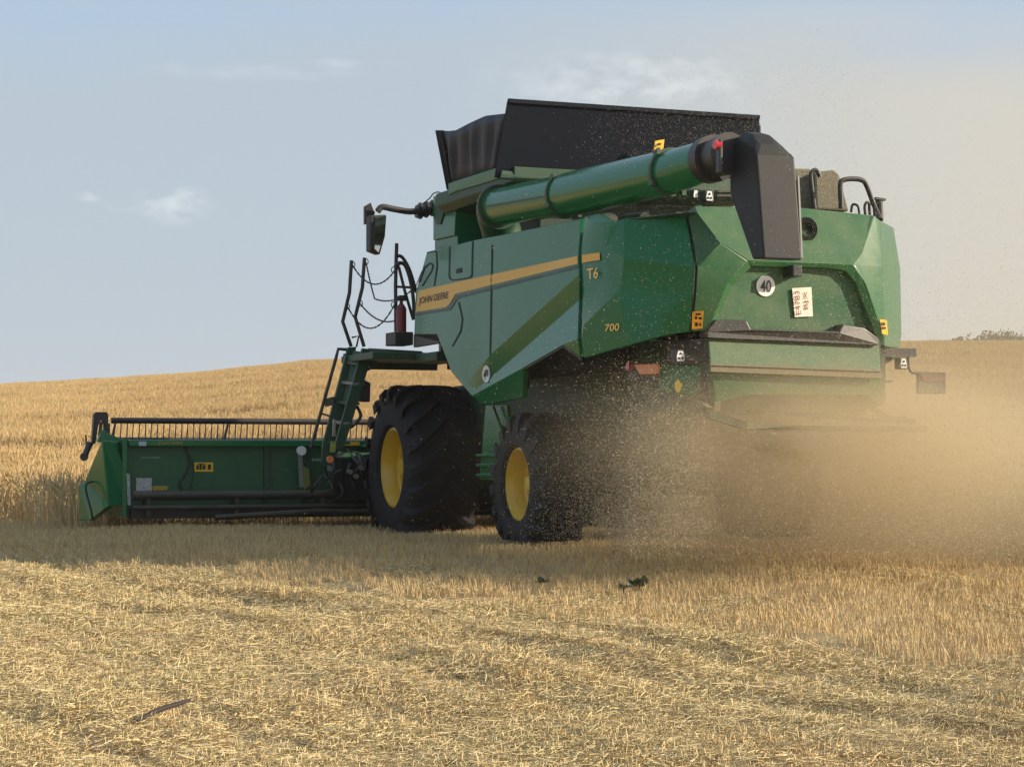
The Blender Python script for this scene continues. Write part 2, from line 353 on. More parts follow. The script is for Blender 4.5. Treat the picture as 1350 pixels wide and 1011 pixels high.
# ---- raycast decals onto the panels
dg = bpy.context.evaluated_depsgraph_get()
def bvh_of(objs):
    vs, fs = [], []
    for o in objs:
        n = len(vs); vs += [v.co.copy() for v in o.data.vertices]; fs += [tuple(i+n for i in p.vertices) for p in o.data.polygons]
    return BVHTree.FromPolygons(vs, fs)
bv_left = bvh_of([left_panel, rear_cover, corner, tail, tail_door, shoulder, lower_hood])
def hit(px, py, off=.004, bv=None):
    o, d = ray(px, py); h, n, i, t = (bv or bv_left).ray_cast(o, d)
    if h is None: return None
    if n.dot(d) > 0: n = -n
    return h + n * off - d * off
def decal_grid(name, tops, bots, m_, parent=comb, nx=12, ny=3, off=.004, bv=None):
    "patch laid on the panel: tops/bots are matched outlines"
    def along(pts, t):
        L = [0]
        for i in range(1, len(pts)): L.append(L[-1] + math.dist(pts[i], pts[i-1]))
        s_ = t * L[-1]
        for i in range(1, len(pts)):
            if s_ <= L[i] + 1e-9: u = (s_-L[i-1])/(L[i]-L[i-1]); return (pts[i-1][0]*(1-u)+pts[i][0]*u, pts[i-1][1]*(1-u)+pts[i][1]*u)
        return pts[-1]
    vs, fs, ok = [], [], []
    for i in range(nx+1):
        a, b = along(tops, i/nx), along(bots, i/nx)
        for j in range(ny+1):
            u = j/ny; q = hit(a[0]*(1-u)+b[0]*u, a[1]*(1-u)+b[1]*u, off, bv); ok.append(q is not None); vs.append(q or Vector((0,0,0)))
    for i in range(nx):
        for j in range(ny):
            k = i*(ny+1)+j; q = (k, k+ny+1, k+ny+2, k+1)
            if all(ok[x] for x in q): fs.append(q)
    return MB().add(vs, fs).build(name, m_, parent)
def decal_text(name, s, quad, m_, parent=comb, off=.008, bold=0.0, bv=None, flat=None):
    "lettering mapped into a photo quad (tl, tr, br, bl) on the panel; flat=(plane kind, value) instead of raycast"
    cu = bpy.data.curves.new('txt', 'FONT'); cu.body = s; cu.size = 1; cu.offset = bold; cu.resolution_u = 3
    to = bpy.data.objects.new('txt', cu); C.objects.link(to)
    bpy.context.view_layer.update()
    me = bpy.data.meshes.new_from_object(to.evaluated_get(bpy.context.evaluated_depsgraph_get()))
    co = [v.co.copy() for v in me.vertices]; fs = [tuple(p.vertices) for p in me.polygons]
    bpy.data.objects.remove(to); bpy.data.curves.remove(cu); bpy.data.meshes.remove(me)
    x0 = min(c.x for c in co); x1 = max(c.x for c in co); y0 = min(c.y for c in co); y1 = max(c.y for c in co)
    tl, tr, br, bl = quad; vs = []; okk = []
    for c in co:
        u = (c.x-x0)/(x1-x0); v = (c.y-y0)/(y1-y0)
        tx = tl[0]*(1-u)+tr[0]*u; ty = tl[1]*(1-u)+tr[1]*u; bx = bl[0]*(1-u)+br[0]*u; by = bl[1]*(1-u)+br[1]*u
        X, Y = tx*v+bx*(1-v), ty*v+by*(1-v)
        q = P(X, Y, **flat) if flat else hit(X, Y, off, bv)
        okk.append(q is not None); vs.append(q or Vector((0,0,0)))
    fs = [f for f in fs if all(okk[i] for i in f)]
    o = MB().add(vs, fs).build(name, m_, parent); return o
# yellow stripe, the dark green line below it and lettering
SEAM = mat('seam_black', (.008,.010,.009), .7)
STRIPE_D = mat('stripe_green', (.007,.035,.018), .4)
decal_grid('yellow_stripe', [(552,383.5),(600,372.5),(762,337.5)], [(548.5,411.5),(591,404.5),(601,387.5),(762,348)], STRIPE, nx=40, ny=4)
decal_grid('yellow_stripe', [(767.5,336.3),(791,333)], [(767.5,346.8),(791.5,342.8)], STRIPE, nx=8, ny=3)
decal_grid('dark_stripe', [(549,413),(591.5,406),(602,389.5),(762,350)], [(549,416),(594,409),(604,393.5),(762,353.5)], STRIPE_D, nx=40, ny=1)
decal_text('brand_lettering', 'JOHN DEERE', [(553.5,392.2),(592,384),(591,396),(552.5,403.8)], STEXT, bold=.012)
decal_text('model_lettering', 'T6', [(774.5,354.5),(790,352),(789,367),(775,368.5)], LETT, bold=.01)
decal_text('model_lettering', '700', [(799,427.5),(818,426),(816.5,436),(798,437)], LETT, bold=.01)
decal_grid('panel_seam', [(648.4,312),(645.5,468)], [(650,312),(647,468)], SEAM, nx=14, ny=1)
decal_grid('panel_seam', [(622.5,318),(621.5,364),(615,366.5),(596,369),(593,366),(593.5,325)], [(624,318),(623,365.5),(616,368),(595.5,370.5),(591.7,367),(592.2,325)], SEAM, nx=30, ny=1)
decal_grid('panel_seam', [(563,333),(576,330),(577,352),(573,377)], [(563,334),(575,331.5),(575.5,352),(571.8,377)], SEAM, nx=16, ny=1)
decal_grid('panel_seam', [(552,372),(559,352),(567,346),(572,349),(570,357),(557,378)], [(553.5,373),(560.5,353.5),(567.5,347.7),(570.5,350),(568.5,357),(556,377)], SEAM, nx=20, ny=1)
decal_grid('panel_seam', [(604,398),(609,420),(607,436),(596,456)], [(605.5,398),(610.5,420),(608.5,437),(597.3,457)], SEAM, nx=16, ny=1)
decal_grid('panel_seam', [(906,290),(914,330),(916,353),(914,386),(909,436)], [(907.6,290),(915.6,330),(917.6,353),(915.4,386),(910.4,436)], SEAM, nx=20, ny=1)
decal_grid('door_catch', [(602,355),(609,353)], [(602,361),(609,359)], SEAM, nx=3, ny=2)
def disc(name, cx, cy, rx, ry, m_, n=28, off=.006, tilt=0):
    vs = [hit(cx, cy, off)]
    for k in range(n):
        g = 2*math.pi*k/n; x, y = rx*math.cos(g), ry*math.sin(g); vs.append(hit(cx + x, cy + y + tilt*x, off))
    return MB().add(vs, [(0, 1+k, 1+(k+1)%n) for k in range(n)]).build(name, m_, comb)
disc('speed_disc', 1009, 377, 12.3, 13.8, WHITE); disc('speed_disc', 641.5, 493, 5.2, 11.5, WHITE)
decal_text('speed_number', '40', [(1002,369.5),(1016,369.5),(1016,385.5),(1002,385.5)], STEXT, bold=.01, off=.009)
decal_text('speed_number', '40', [(638.8,487.5),(644.5,486),(644.5,499),(638.8,500)], STEXT, bold=.04, off=.012)
decal_grid('licence_plate', [(1043.5,380),(1069,378.5)], [(1047,418),(1071,417)], PLATE, nx=4, ny=4, off=.01)
decal_text('plate_lettering', 'E4783', [(1048.5,415),(1046.5,384),(1053,383.5),(1055,414.5)], PTXT, off=.014, bold=.0)
decal_text('plate_lettering', 'BJX', [(1060,408),(1058.5,384),(1064.5,383.5),(1066,407.5)], PTXT, off=.014, bold=.0)
def sticker(name, q, marks=True):
    o = decal_grid(name, [q[0], q[1]], [q[3], q[2]], STICK, nx=3, ny=3, off=.006)
    if marks:
        (x0,y0),(x1,y1),(x2,y2),(x3,y3) = q
        L = lambda u,v: ((x0*(1-u)+x1*u)*(1-v)+(x3*(1-u)+x2*u)*v, (y0*(1-u)+y1*u)*(1-v)+(y3*(1-u)+y2*u)*v)
        for (u0,u1,v0,v1) in ((.3,.75,.12,.22),(.2,.5,.28,.45),(.6,.85,.25,.45),(.25,.5,.62,.85),(.6,.8,.66,.88)):
            decal_grid('sticker_mark', [L(u0,v0),L(u1,v0)], [L(u0,v1),L(u1,v1)], STEXT, parent=comb, nx=1, ny=1, off=.012).parent = o
    return o
def flat_sticker(q, marks, **pl):
    mb = MB(); mb.poly([P(x,y,**pl) for x,y in q], (0,.006,0)); o = mb.build('warning_sticker', STICK, comb)
    k = 'a' if 'a' in pl else 'b'; pl2 = {k: pl[k]-.006}; mb = MB()
    for (x0,y0,x1,y1) in marks: mb.poly([P(x0,y0,**pl2),P(x1,y0,**pl2),P(x1,y1,**pl2),P(x0,y1,**pl2)], (0,.003,0))
    mb.build('sticker_mark', STEXT, o)
flat_sticker([(913.5,411),(927.5,410),(926,433),(912.5,434)], [(917,413,924,415.5),(916,417,919,421),(921,418,925,421),(916,425,920,430),(922,426,924,430)], b=-1.20)
flat_sticker([(1160,421),(1169,422),(1171,442),(1163,440)], [(1162,425,1167,429),(1163,431,1168,434)], a=-3.10)

# ================================================================== wheels
def wheel(name, b_face, a, zc, r, w, rr, n_lug, inner_sign):
    """b_face: rim plane; inner_sign +1 when the machine centre is towards +x"""
    e = bpy.data.objects.new(name, None); C.objects.link(e); e.parent = comb; e.location = (b_face, a, zc)
    if inner_sign < 0: e.rotation_euler = (0,0,math.pi)
    rt = r - .062; x0 = -.06
    prof = [(.02, rr*1.02),(x0+.0, rr*1.10),(x0-.02, rr+(rt-rr)*.45),(x0+.01, rr+(rt-rr)*.8),(x0+.08, rt*.985),(w*.5, rt),(w-.1, rt*.985),(w-.02, rr+(rt-rr)*.8),(w-.0, rr+(rt-rr)*.45),(w-.05, rr*1.08),(w-.1, rr*1.0)]
    mb = MB(); mb.lathe(prof, 72, 'x', closed=True)
    for side in (0, 1):
        for k in range(n_lug):
            a0 = 2*math.pi*(k + .5*side)/n_lug; N = 7; ring = []
            for i in range(N+1):
                t = i/N                                     # 0 centre, 1 shoulder
                X = w*.46 + (-1 if side == 0 else 1)*t*(w*.54+.022) - .02
                al = a0 - .62*(t**.85)*(.93/r)**.5*.62
                tread = r - .012*t - (.07 if i == N else 0) - (.012 if i == N-1 else 0)
                root = rt - .012 - (.13 if i == N else (.05 if i == N-1 else 0))
                hw = (.030 + .022*t)/r
                if sgn_fix[0] and inner_sign < 0: al = a0 + .62*(t**.85)*.6
                for (q, rad) in ((-hw*1.35, root),(-hw, tread),(hw, tread),(hw*1.35, root)):
                    ring.append((X, -rad*math.cos(al+q), rad*math.sin(al+q)))
            base = len(mb.v); mb.v += ring
            for i in range(N):
                for j in range(3): mb.f.append((base+i*4+j, base+i*4+j+1, base+(i+1)*4+j+1, base+(i+1)*4+j))
            mb.f.append((base, base+1, base+2, base+3)); mb.f.append(tuple(base+N*4+j for j in (3,2,1,0)))
    # flattened where it carries the load
    zl = -(zc - (.085 if r > .8 else .125))
    mb.v = [(x, y, max(z, zl)) for (x, y, z) in mb.v]
    ty = mb.build('tyre', RUB, e, smooth=True)
    mb = MB(); s = rr
    mb.lathe([(.04,s*1.03),(-.015,s*1.03),(-.02,s*.97),(.03,s*.93),(.05,s*.90),(.16,s*.86),(.18,s*.80),(.30,s*.74),(.31,s*.60),(.25,s*.50),(.20,s*.40),(.20,s*.02)], 64, 'x')
    mb.lathe([(.20,s*.27),(.12,s*.26),(.07,s*.2),(.06,.001)], 32, 'x')
    for k in range(10):
        g = 2*math.pi*k/10; mb.tube([(.24,s*.40*math.cos(g),s*.40*math.sin(g)),(.17,s*.40*math.cos(g),s*.40*math.sin(g))], .018, 6)
    for k in range(8):
        g = 2*math.pi*(k+.5)/8; mb.tube([(.30,s*.67*math.cos(g),s*.67*math.sin(g)),(.27,s*.67*math.cos(g),s*.67*math.sin(g))], .03, 8)
    mb.build('rim', YEL, e, smooth=True)
    return e
sgn_fix = [True]
hubF = P(520,617,b=-1.50); hubR = P(686,639,b=-1.50)
wheel('front_wheel', -1.50, hubF.y, .81, .95, .76, .445, 20, 1)
wheel('front_wheel', 1.50, hubF.y, .81, .95, .76, .445, 20, -1)
wheel('rear_wheel', -1.50, hubR.y, .67, .70, .50, .345, 17, 1)
wheel('rear_wheel', 1.42, hubR.y, .67, .70, .50, .345, 17, -1)

# ================================================================== grain tank and cover
mb = MB()
def ring4(w, a0, a1, z): return [(-w,a0,z),(w,a0,z),(w,a1,z),(-w,a1,z)]
tb = ring4(1.0,.75,2.5,3.56) + ring4(1.33,.5,2.6,3.60) + ring4(1.40,.40,2.72,3.68) + ring4(1.40,.40,2.72,3.82)
mb.add(tb, [(3,2,1,0)] + [(l*4+k, l*4+(k+1)%4, (l+1)*4+(k+1)%4, (l+1)*4+k) for l in range(3) for k in range(4)] + [(12,13,14,15)])
mb.build('grain_tank', GREEN_D, comb, bevel=.01)
mb = MB(); mb.box((-.95,.8,2.9),(1.0,2.45,3.57)); mb.build('tank_hopper', mat('hopper_shade', (.006,.03,.016), .6, dust=.1), comb)  # dark colour stands in for the shade of the recess below the tank
# extension flaps, open at the top
RT = P(670,133,a=.2); FT = P(575,172,b=-1.45)
rtl = P(670,133,a=.25); rtr = P(1001,155,a=.25); rbl = P(653,234,a=.46); rbr = (1.42,.46,rbl.z); rbl = Vector((-1.42,.46,3.76)); rbr = Vector((1.42,.46,3.76))
mb = MB(); mb.poly([rtl, rtr, rbr, P(653,234,a=.46)], (0,.03,0)); mb.bar(rtl, rtr, .035, .04)
mb.build('rear_tank_flap', RUBP, comb)
ftl = P(575,172,b=-1.62); sfr = P(637,155,b=-1.60)
mb = MB()
fb = P(590,250,b=-1.43)
fbr = P(652,225,b=-1.43)
mb.poly([ftl, P(582,172,b=-1.62), P(594,243,b=-1.43), P(589,250,b=-1.43)], (.03,0,0))
mb.poly([ftl, (1.55, ftl.y, ftl.z), (1.40, fb.y, fb.z), fb], (0,.03,0))
mb.build('front_tank_flap', RUBP, comb)
mb = MB()                                       # left fabric gusset, folded
top = [P(582,174,b=-1.60),P(601,172,b=-1.60),P(620,162,b=-1.58),P(640,153,b=-1.55),P(666,150,b=-1.50)]
bot = [P(591,243,b=-1.42),P(601,237,b=-1.42),P(620,231,b=-1.42),P(638,226,b=-1.42),P(652,222,b=-1.42)]
vs = []; fs = []; NX = 36
def pw(pts, t):
    t *= len(pts)-1; i = min(int(t), len(pts)-2); return pts[i].lerp(pts[i+1], t-i)
for i in range(NX+1):
    t = i/NX
    for j in range(7):
        u = j/6; q = pw(top, t).lerp(pw(bot, t), u); q = q + Vector((.035*math.sin(t*31)*math.sin(math.pi*u)*(.4+.6*math.sin(t*9)**2), 0, 0)); vs.append(q)
for i in range(NX):
    for j in range(6): k = i*7+j; fs.append((k,k+7,k+8,k+1))
mb.shell(vs, fs, (.01,0,0)); mb.build('side_tank_cover', TARP, comb, smooth='all')
mb = MB(); mb.poly([(1.42,.46,3.76),(1.42,2.66,3.76),(1.42,2.7,4.45),(1.38,.4,4.4)], (-.03,0,0)); mb.build('right_tank_flap', TARP, comb)
mb = MB(); mb.poly([P(591,242,b=-1.44),P(656,221,b=-1.44),P(656,236,b=-1.42),P(603,252,b=-1.42),P(591,257,b=-1.42)],(.04,0,0)); mb.build('tank_rim_plate', GREEN, comb, bevel=.005)
mb = MB(); mb.poly([P(662,225,a=.42),P(745,231,a=.42),P(765,243,a=.38),P(660,236,a=.40)],(0,.04,0)); mb.bar(P(662,231,a=.36),P(755,236,a=.36),.02); mb.build('tank_rear_ledge', GREEN_D, comb)
# yellow bracket sticker on the rear flap
mb = MB(); mb.poly([P(864,186,a=.2),P(876,184,a=.2),P(874,200,a=.2),P(861,203,a=.2)],(0,.01,0)); o = mb.build('warning_sticker', STICK, comb)
mb = MB(); mb.poly([P(867,189,a=.17),P(872,188.5,a=.17),P(871,192,a=.17),P(866,192.5,a=.17)],(0,.01,0)); mb.poly([P(866,195,a=.17),P(871,194.5,a=.17),P(870,198,a=.17),P(865,198.5,a=.17)],(0,.01,0)); mb.build('sticker_mark', STEXT, o)

# front column (module ahead of the auger pivot)
mb = MB()
mb.add([P(571,259,b=-1.30),P(602,252,b=-1.30),P(599,310.5,b=-1.30),P(571,317,b=-1.30)],[(0,1,2,3)])
q = [P(571,259,b=-1.30),P(602,252,b=-1.30),P(599,310.5,b=-1.30),P(571,317,b=-1.30)]
mb = MB(); mb.poly(q, (.7,0,0)); mb.poly([P(573,317,b=-1.27),P(603,310,b=-1.27),P(603.5,323,b=-1.27),P(573,330,b=-1.27)], (.8,0,0))
mb.build('front_column', GREEN, comb, bevel=.008)
mb = MB(); mb.poly([P(574,262,b=-1.315),P(584,260,b=-1.315),P(584,283,b=-1.315),P(580,296,b=-1.315),P(574,296,b=-1.315)],(.01,0,0)); mb.build('column_recess', GREEN_D, comb)

# ================================================================== unloading auger
def AX(px, py, b=-1.45): return P(px, py, b=b)
pc = [(-1.45, *P(657,273,b=-1.45)[1:]), (-1.45, *P(748,257,b=-1.45)[1:]), (-1.45, *P(885,227,b=-1.45)[1:]), (-1.45, *P(936,211,b=-1.45)[1:])]
p0, p1, p2, p3 = [Vector(x) for x in pc]
mb = MB(); mb.tube([p0, p1], [.185,.195], 32); mb.tube([p1, p2], [.205,.19], 32); mb.tube([p2, p3], [.18,.165], 32)
aug = mb.build('unloading_auger', GREEN, comb, smooth=True)
mb = MB()
for p, r in ((p1,.222),(p2,.203)):
    d = (p3-p0).normalized(); m2 = MB(); m2.tube([p - d*.02, p + d*.02], r, 32); m2.build('clamp_ring', GREEN_D, aug)
mb.tube([p0 - d*.02, p0 + d*.02], .225, 32)
bolts = MB()
for k in range(22):
    g = 2*math.pi*k/22; d = (p3-p0).normalized()
    c = p0 + Vector((math.cos(g)*.205, 0, math.sin(g)*.205)); bolts.tube([c - d*.055, c - d*.02], .016, 6)
for k in range(16):
    g = 2*math.pi*k/16; c = p1 + Vector((math.cos(g)*.208, 0, math.sin(g)*.208)); bolts.tube([c - d*.045, c - d*.02], .012, 6)
bolts.build('flange_bolts', GREY, aug)
for p, r in ((p1,.215),(p2,.20)):
    for ang in (50, 130, 210, 300): mb.obox(p + Vector((math.cos(R(ang))*r,0,math.sin(R(ang))*r)), (.02,0,0),(0,.04,0),(0,0,.02))
mb.build('bolt_flange', GREEN_D, aug)
mb = MB(); el = smooth_path([p0 + Vector((0,-.02,0)), p0 + Vector((.04,.16,-.02)), p0 + Vector((.14,.30,-.16)), p0 + Vector((.24,.34,-.45)), p0 + Vector((.30,.34,-.8))], 6)
mb.tube(el, [.205]*len(el), 28); mb.build('auger_elbow', GREEN_D, comb, smooth=True)
# ribs seen along the pipe: two narrow rails and a dark edge
mb = MB()
for (b_, dz) in ((-1.64,-.02),(-1.40,.19)):
    mb.bar((b_, p0.y-.1, p0.z+dz*.95), (b_+.0, p1.y, p1.z+dz), .012, .02); mb.bar((b_, p1.y-.05, p1.z+dz), (b_+.015, p2.y+.05, p2.z+dz*.95), .012, .02)
mb.build('pipe_rail', GREEN_D, aug)
mb = MB(); d = (p3-p2).normalized(); mb.tube([p3 - d*.02, p3 + d*.10], [.19,.19], 28); mb.tube([p3+d*.1, p3+d*.34], [.15,.17], 24); mb.build('spout_collar', BLK, aug, smooth=True)
mb = MB(); c = P(942,191,b=-1.66); mb.obox(c+Vector((.04,0,-.09)),(.015,0,0),(0,.035,0),(0,0,.13)); mb.build('marker_bracket', BLK, aug, bevel=.01)
mb = MB(); mb.tube([c, c + Vector((.05,0,0))], [.035,.04], 14)
mb.build('marker_lamp', RED, aug, smooth=True)
# spout
ab = P(1020,204,b=-1.35).y
AR, AL = -4.62, -4.1
b0 = P(997,204,a=AR).x
def side_prof(b, px, drop):      # side outline of the boot; drop lowers the crown towards its shoulders
    q = [P(x,y,b=b0) for (x,y) in ((992,342),(1007,341),(997,204),(993,188),(984,176),(974,173),(965,182),(962,199),(962,256))]
    zt_ = q[4].z; out = []
    for k, v in enumerate(q):
        w = max(0, (v.z - q[2].z) / (zt_ - q[2].z + 1e-6)) if 2 <= k <= 7 else 0
        out.append(Vector((b, v.y + (.03*drop/.16 if k in (1,2,3) else 0)*(0), v.z - drop*min(1, w))))
    return out
mb = MB(); secs = [side_prof(b0, 0, .07), side_prof(b0+.05, 0, .0), side_prof(b0+.20, 0, .0), side_prof(b0+.27, 0, .05), side_prof(b0+.335, 0, .15)]
V = [v for s_ in secs for v in s_]; K = len(secs[0]); FS = [tuple(range(K)), tuple(reversed([4*K+i for i in range(K)]))]
for j in range(4):
    for i in range(K): FS.append((j*K+i, j*K+(i+1)%K, (j+1)*K+(i+1)%K, (j+1)*K+i))
mb.add(V, FS); spout = mb.build('spout_boot', BOOT, aug, bevel=.015, seg=3)
mb = MB()
mb = MB(); mb.bar(P(1052,232,a=AR+.02),P(1057,340,a=AR+.02),.015); mb.build('boot_edge', GREY, spout)

# ================================================================== cab, mirror, platform, rails
mb = MB()
cabv = [(-.78,2.75,2.1),(.85,2.75,2.1),(.85,4.15,2.1),(-.78,4.15,2.1),(-.78,2.75,3.62),(.85,2.75,3.62),(.85,4.25,3.62),(-.78,4.25,3.62)]
mb.add(cabv, [(0,3,2,1),(4,5,6,7),(0,1,5,4),(1,2,6,5),(2,3,7,6),(3,0,4,7)]); cab = mb.build('cab', GLASS, comb, bevel=.04)
mb = MB(); mb.box((-.82,2.7,3.62),(.9,4.35,3.78)); mb.build('cab_roof', GREEN, cab, bevel=.04)
for x in (-.8,.87):
    for y in (2.75,4.15): mb = MB(); mb.bar((x,y,2.1),(x,y+.08*(y>3),3.64),.07); mb.build('cab_pillar', BLK, cab)
    mb = MB(); mb.bar((x,2.79,2.12),(x,4.11,2.12),.08); mb.build('cab_sill', BLK, cab)
mb = MB(); mb.box((-1.95,3.25,2.02),(-.75,4.45,2.10)); mb.box((-1.45,2.55,1.98),(-1.2,3.3,2.08)); mb.bar((-1.95,4.35,2.04),(-.8,4.35,2.04),.06,.18)
mb.build('cab_platform', GREEN_D, comb, bevel=.01)
# mirror arm
am = 3.3
mb = MB(); mb.tube(smooth_path([P(572,272,a=am),P(545,279,a=am),P(520,276,a=am),P(504,273,a=am),P(498,279,a=am)],5), .036, 10)
for k in range(6): c = P(550+k*4,279-k*.9,a=am); mb.tube([c+Vector((-.012,0,0)), c+Vector((.012,0,0))], .075 + .02*(k%2), 12)
mb.tube(smooth_path([P(556,270,a=am),P(566,262,a=am),P(572,255,a=am),P(580,254,a=am),P(584,262,a=am)],4), .008, 6)
marm = mb.build('mirror_arm', BLK, comb, smooth=True)
mb = MB(); mb.poly([P(488,284,a=am),P(510,283,a=am),P(508,312,a=am),P(501,336,a=am),P(488,331,a=am)], (-.02,.10,0)); mir = mb.build('mirror_housing', BLK, marm, bevel=.012)
mb = MB(); mb.poly([P(495,286,a=am-.01),P(508,285,a=am-.01),P(506,312,a=am-.01),P(499,333,a=am-.01),P(494,328,a=am-.01)], (0,.01,0)); mb.build('mirror_glass', MIRROR, marm)
mb = MB(); mb.poly([P(481,272,a=am+.1),P(490,267,a=am+.1),P(495,280,a=am+.1),P(490,294,a=am+.1),P(481,296,a=am+.1)], (.0,.06,0)); mb.build('wide_angle_mirror', BLK, marm, bevel=.01)
# two gate posts at the ladder top
def tubeobj(name, pts, r, m_=BLKM, parent=comb, sm=True, n=8, curve=False):
    mb = MB(); mb.tube(smooth_path(pts,5) if curve else pts, r, n); return mb.build(name, m_, parent, smooth=sm)
ap = 4.3
tubeobj('gate_post', [P(463.4,343.5,a=ap),P(460.7,386,a=ap),P(451.8,424,a=ap),P(463,457,a=ap)], .022, curve=False)
tubeobj('gate_post', [P(480.5,340,a=ap),P(477.8,379,a=ap),P(468.3,418,a=ap),P(480,457,a=ap)], .022)
ah = 3.6
rail = tubeobj('platform_rail', [P(523,321,a=ah),P(522,352,a=ah),P(521.5,377,a=ah),P(522,437,a=ah)], .022)
mb = MB(); mb.tube(smooth_path([P(523,338,a=ah),P(530,339,a=ah),P(540,356,a=ah),P(549,386,a=ah)],4), .02, 8)
mb.tube(smooth_path([P(521,352,a=ah-.1),P(526,347,a=ah-.1),P(534,350,a=ah-.1),P(541,370,a=ah-.1),P(545,395,a=ah-.1),P(546,421,a=ah-.1)],4), .022, 8)
mb.tube([P(524,345,a=ah),P(534,385,a=ah),P(545,422,a=ah)], .018, 8); mb.tube([P(521,378,a=ah),P(542,379,a=ah)], .014, 8)
mb.tube([P(545,386,a=ah),P(556,358,a=ah-.3)], .006, 6); mb.build('grab_bar', BLKM, rail, smooth=True)
def chain(pa, pb, sag, parent=comb):
    mb = MB(); N = 26
    pts = [pa.lerp(pb, i/N) - Vector((0,0,sag*4*(i/N)*(1-i/N))) for i in range(N+1)]
    for i in range(N):
        c = (pts[i]+pts[i+1])/2; d = (pts[i+1]-pts[i])/2*1.25; up = Vector((0,0,1)) if i % 2 else Vector((0,1,0)); mb.bar(c-d, c+d, .008, .018, up=up)
    return mb.build('safety_chain', BLKM, parent)
ringp = lambda c: [c + Vector((.028*math.cos(g),0,.035*math.sin(g))) for g in [i*math.pi/5 for i in range(11)]]
for (x,y,xx,yy,s_) in ((465,350,521,356,.19),(482.5,346,494,394,.02),(494,394,545,381,.07),(458,404,520,402,.26),(474.5,400,520,423,.08)):
    chain(P(x,y,a=ap if x<490 else ap-.1), P(xx,yy,a=ah if xx>500 else ap-.1), s_)
for (x,y,aa) in ((465,349,ap),(482.5,345,ap),(458,404,ap),(475,400,ap),(519,356,ah),(519,402,ah)):
    mb = MB(); mb.tube(ringp(P(x,y,a=aa)), .006, 5, cap=False); mb.build('chain_ring', BLKM, comb)
tubeobj('gate_latch', [P(464,445,a=ap),P(473,443,a=ap),P(470,457,a=ap)], .012)
# fire extinguisher and its tray
mb = MB(); c = P(529,420,a=ah-.1); mb.lathe([(-.20,.0),(-.20,.05),(-.19,.058),(.11,.058),(.145,.04),(.17,.02),(.20,.02),(.20,0)], 20, 'z', c=c)
fe = mb.build('extinguisher_cylinder', mat('extinguisher_red', (.16,.010,.014), .4), comb, smooth=True)
mb = MB(); mb.box((c.x-.03,c.y-.05,c.z+.2),(c.x+.05,c.y+.02,c.z+.26)); mb.bar(c+Vector((-.03,0,.25)),c+Vector((-.09,0,.12)),.02); mb.build('extinguisher_valve', BLK, fe)
mb = MB(); q0 = P(521,437,a=ah-.2); q1 = P(545,455,a=ah-.2); mb.box((q0.x,q0.y,q1.z),(q1.x,q0.y+.35,q0.z)); mb.build('step_tray', BLKM, comb, bevel=.01)

# swung-out ladder
al = 4.2
def strip(px0, px1, a): return
lad = bpy.data.objects.new('access_ladder', None); C.objects.link(lad); lad.parent = comb; lad.location = P(476,460,a=al)
LO = lad.location
def lb(fn_name, mb, m_, **k):
    mb.v = [tuple(Vector(v) - LO) for v in mb.v]; return mb.build(fn_name, m_, lad, **k)
mb = MB(); mb.poly([P(459,458,a=al),P(470,457,a=al),P(441,610,a=al),P(424,610,a=al),P(426,585,a=al)], (0,.05,0)); mb.poly([P(478,459,a=al-.35),P(493,461,a=al-.35),P(453,592,a=al-.35),P(440,594,a=al-.35)], (0,.05,0))
mb.poly([P(466,462,a=al-.05),P(486,465,a=al-.3),P(476,505,a=al-.3),P(463,531,a=al-.3),P(452,531,a=al-.05)],(0,.02,0))
lb('ladder_stile', mb, GREEN_D, bevel=.006)
for k in range(5):
    y = 478 + k*26; x = 464 - k*6.2; mb = MB(); c0 = P(x,y,a=al); c1 = P(x+15,y+2,a=al-.35)
    mb.bar(c0, c1, .14, .03); lb('ladder_step', mb, GREY if k in (1,3) else GREEN_D)
mb = MB(); mb.tube([P(459,461,a=al+.1),P(446,460,a=al+.1),P(443,472,a=al+.1),P(410,590,a=al+.1)], .02, 8); mb.bar(P(429,531,a=al+.1),P(441,528,a=al),.03,.09); mb.bar(P(424,545,a=al+.1),P(436,549,a=al),.02); lb('ladder_handrail', mb, BLKM)
mb = MB(); mb.bar(P(486,466,a=al-.3),P(556,470,a=al-.6),.10,.12); mb.poly([P(487,461,a=al-.32),P(502,466,a=al-.32),P(496,482,a=al-.32),P(486,489,a=al-.32),P(482,484,a=al-.32)],(0,.04,0)); lb('ladder_arm', mb, GREEN_D, bevel=.008)
mb = MB(); mb.poly([P(479,500,a=al-.3),P(489,505,a=al-.3),P(488,530,a=al-.3),P(474,529,a=al-.3)],(0,.14,0)); lb('tool_box', mb, BLK, bevel=.01)
mb = MB(); mb.tube(smooth_path([P(470,535,a=al-.3),P(475,545,a=al-.3),P(474,552,a=al-.3),P(464,562,a=al-.3),P(455,566,a=al-.3),P(449,580,a=al-.3)],5), .02, 8); lb('hose', mb, BLK, smooth=True)
mb = MB(); mb.bar(P(441,553,a=al-.38),P(440,575,a=al-.38),.02,.03); lb('damper_rod', mb, CHROME)
mb = MB(); c = P(435.5,605.5,a=al-.4); mb.tube([c, c+Vector((0,.03,0))], .04, 14); lb('reflector', mb, ORANGE)
mb = MB(); mb.poly([P(436,582,a=al-.4),P(443,583,a=al-.4),P(442,596,a=al-.4),P(435,596,a=al-.4)],(0,.01,0)); lb('label_plate', mb, mat('lime_sticker', (.25,.30,.05), .6))

